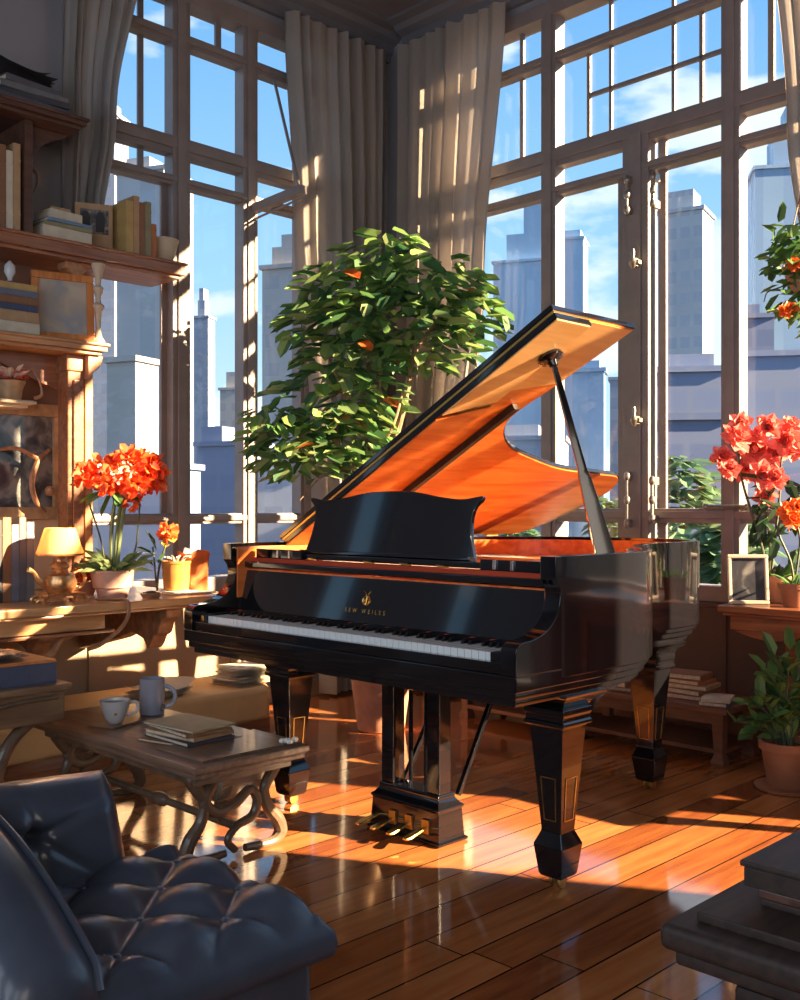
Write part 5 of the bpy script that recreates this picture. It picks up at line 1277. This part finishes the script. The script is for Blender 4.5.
def outtree(label, px_, top, z, r):
    c = at_d(px_, 508, z); H = EYE + (HY - top) / FOC * z - GZ
    t = thing('outdoor_tree', label, 'tree', (c.x, c.y, GZ), 0, 'trees outside the right window')
    k = MB(); k.tube([(0, 0, 0), (0, 0, H * .9)], [.3, .12], 8); k.build('trunk', M['bark'], t, local=True)
    k = MB()
    for i in range(1100):
        h = random.random(); rr = r * (1 - h) ** .6 * (.6 + .4 * math.sin(h * 25) ** 2) + .15; a = random.uniform(0, 2 * PI); q = rr * math.sqrt(random.random())
        k.leaf((q * math.cos(a), q * math.sin(a), H * .45 + H * .55 * h), (math.cos(a), math.sin(a), random.uniform(-.5, .3)), (0, 0, 1), random.uniform(.4, .7), .35)
    k.build('foliage', M['outleaf'], t, local=True)
outtree('pale green outdoor tree showing above the lower window rail', 684, 458, 25, 2.0)
outtree('green outdoor tree low between the piano lid and casement', 612, 500, 34, 1.9)
outtree('green outdoor tree low behind the photo frame', 728, 520, 19, 1.6)
outtree('green outdoor tree low behind the piano lid tail', 520, 528, 42, 2.6)

# ------------------------------------------------------------------ light
sc_ = bpy.context.scene
sd = V(-.46, .82, -.38).normalized()
L = bpy.data.lights.new('sun', 'SUN'); L.energy = 36; L.angle = R(.6); L.color = (1, .72, .42)
so = bpy.data.objects.new('sun', L); C.objects.link(so); so.rotation_euler = sd.to_track_quat('-Z', 'Y').to_euler(); so.location = (20, -20, 20)
L = bpy.data.lights.new('lamp_bulb', 'POINT'); L.energy = 1.3; L.color = (1, .7, .35); L.shadow_soft_size = .025
so = bpy.data.objects.new('lamp_bulb', L); C.objects.link(so); so.location = LAMP + V(0, 0, .0)

def area(name, loc, rot, sx, sy, e, c):
    L = bpy.data.lights.new(name, 'AREA'); L.shape = 'RECTANGLE'; L.size = sx; L.size_y = sy; L.energy = e; L.color = c
    o = bpy.data.objects.new(name, L); C.objects.link(o); o.location = loc; o.rotation_euler = Vector(rot).to_track_quat('-Z', 'Y').to_euler()
for i, y in enumerate((-1.6, .6, 2.8)): area('back_fill_light', (X0 + .05, y, 2.1), (1, 0, 0), 1.3, 2.6, 32, (.74, .85, 1))  # added cool fill lamps before the solid back wall, no windows there
for i, x in enumerate((-1.0,)): area('side_fill_light', (x, Y0 + .05, 2.1), (0, 1, 0), 1.4, 2.6, 34, (1, .88, .74))  # added warm fill lamp before the solid front wall, no window there
w = bpy.data.worlds.new('sky'); sc_.world = w; w.use_nodes = True; nt = w.node_tree; Ln = nt.links.new
bg = nt.nodes['Background']; tc = nd(nt, 'ShaderNodeTexCoord'); sp = nd(nt, 'ShaderNodeSeparateXYZ'); Ln(tc.outputs['Generated'], sp.inputs[0])
rp = ramp(nt, [(.0, (.58, .70, .80)), (.08, (.52, .75, .92)), (.22, (.32, .60, .90)), (.45, (.15, .40, .79)), (1, (.07, .25, .62))]); Ln(sp.outputs['Z'], rp.inputs[0])
mp = nd(nt, 'ShaderNodeMapping'); mp.inputs['Scale'].default_value = (1.0, 1.0, 2.6); mp.inputs['Location'].default_value = (.35, .1, .2); Ln(tc.outputs['Generated'], mp.inputs[0])
no = nd(nt, 'ShaderNodeTexNoise'); no.inputs['Scale'].default_value = 4.2; no.inputs['Detail'].default_value = 6; no.inputs['Roughness'].default_value = .5; Ln(mp.outputs[0], no.inputs['Vector'])
cr = ramp(nt, [(.515, (0, 0, 0)), (.56, (.7, .7, .7)), (.70, (1, 1, 1))]); Ln(no.outputs['Fac'], cr.inputs[0])
mx = nd(nt, 'ShaderNodeMix', data_type='RGBA'); Ln(cr.outputs[0], mx.inputs[0]); Ln(rp.outputs[0], mx.inputs[6]); mx.inputs[7].default_value = (.78, .88, .96, 1)
lt = nd(nt, 'ShaderNodeMath', operation='LESS_THAN'); lt.inputs[1].default_value = 0; Ln(sp.outputs['Z'], lt.inputs[0])
mg = nd(nt, 'ShaderNodeMix', data_type='RGBA'); Ln(lt.outputs[0], mg.inputs[0]); Ln(mx.outputs[2], mg.inputs[6]); mg.inputs[7].default_value = (.05, .055, .07, 1)
Ln(mg.outputs[2], bg.inputs['Color']); bg.inputs['Strength'].default_value = 1.12

# ------------------------------------------------------------------ camera
cd = bpy.data.cameras.new('camera'); co = bpy.data.objects.new('camera', cd); C.objects.link(co)
cd.sensor_fit = 'AUTO'; cd.sensor_width = 36; cd.lens = FOC / 1000 * 36; cd.shift_y = .008; cd.clip_end = 6000; cd.clip_start = .05
co.location = (0, 0, EYE); co.rotation_euler = V(1, 1, 0).to_track_quat('-Z', 'Y').to_euler()
sc_.camera = co
vs = sc_.view_settings; vs.view_transform = 'Standard'; vs.look = 'None'; vs.gamma = 1; vs.exposure = 0.26; vs.use_curve_mapping = False
sc_.cycles.use_denoising = True
sc_.cycles.max_bounces = 10; sc_.cycles.diffuse_bounces = 5; sc_.cycles.transparent_max_bounces = 16; sc_.cycles.sample_clamp_indirect = 8
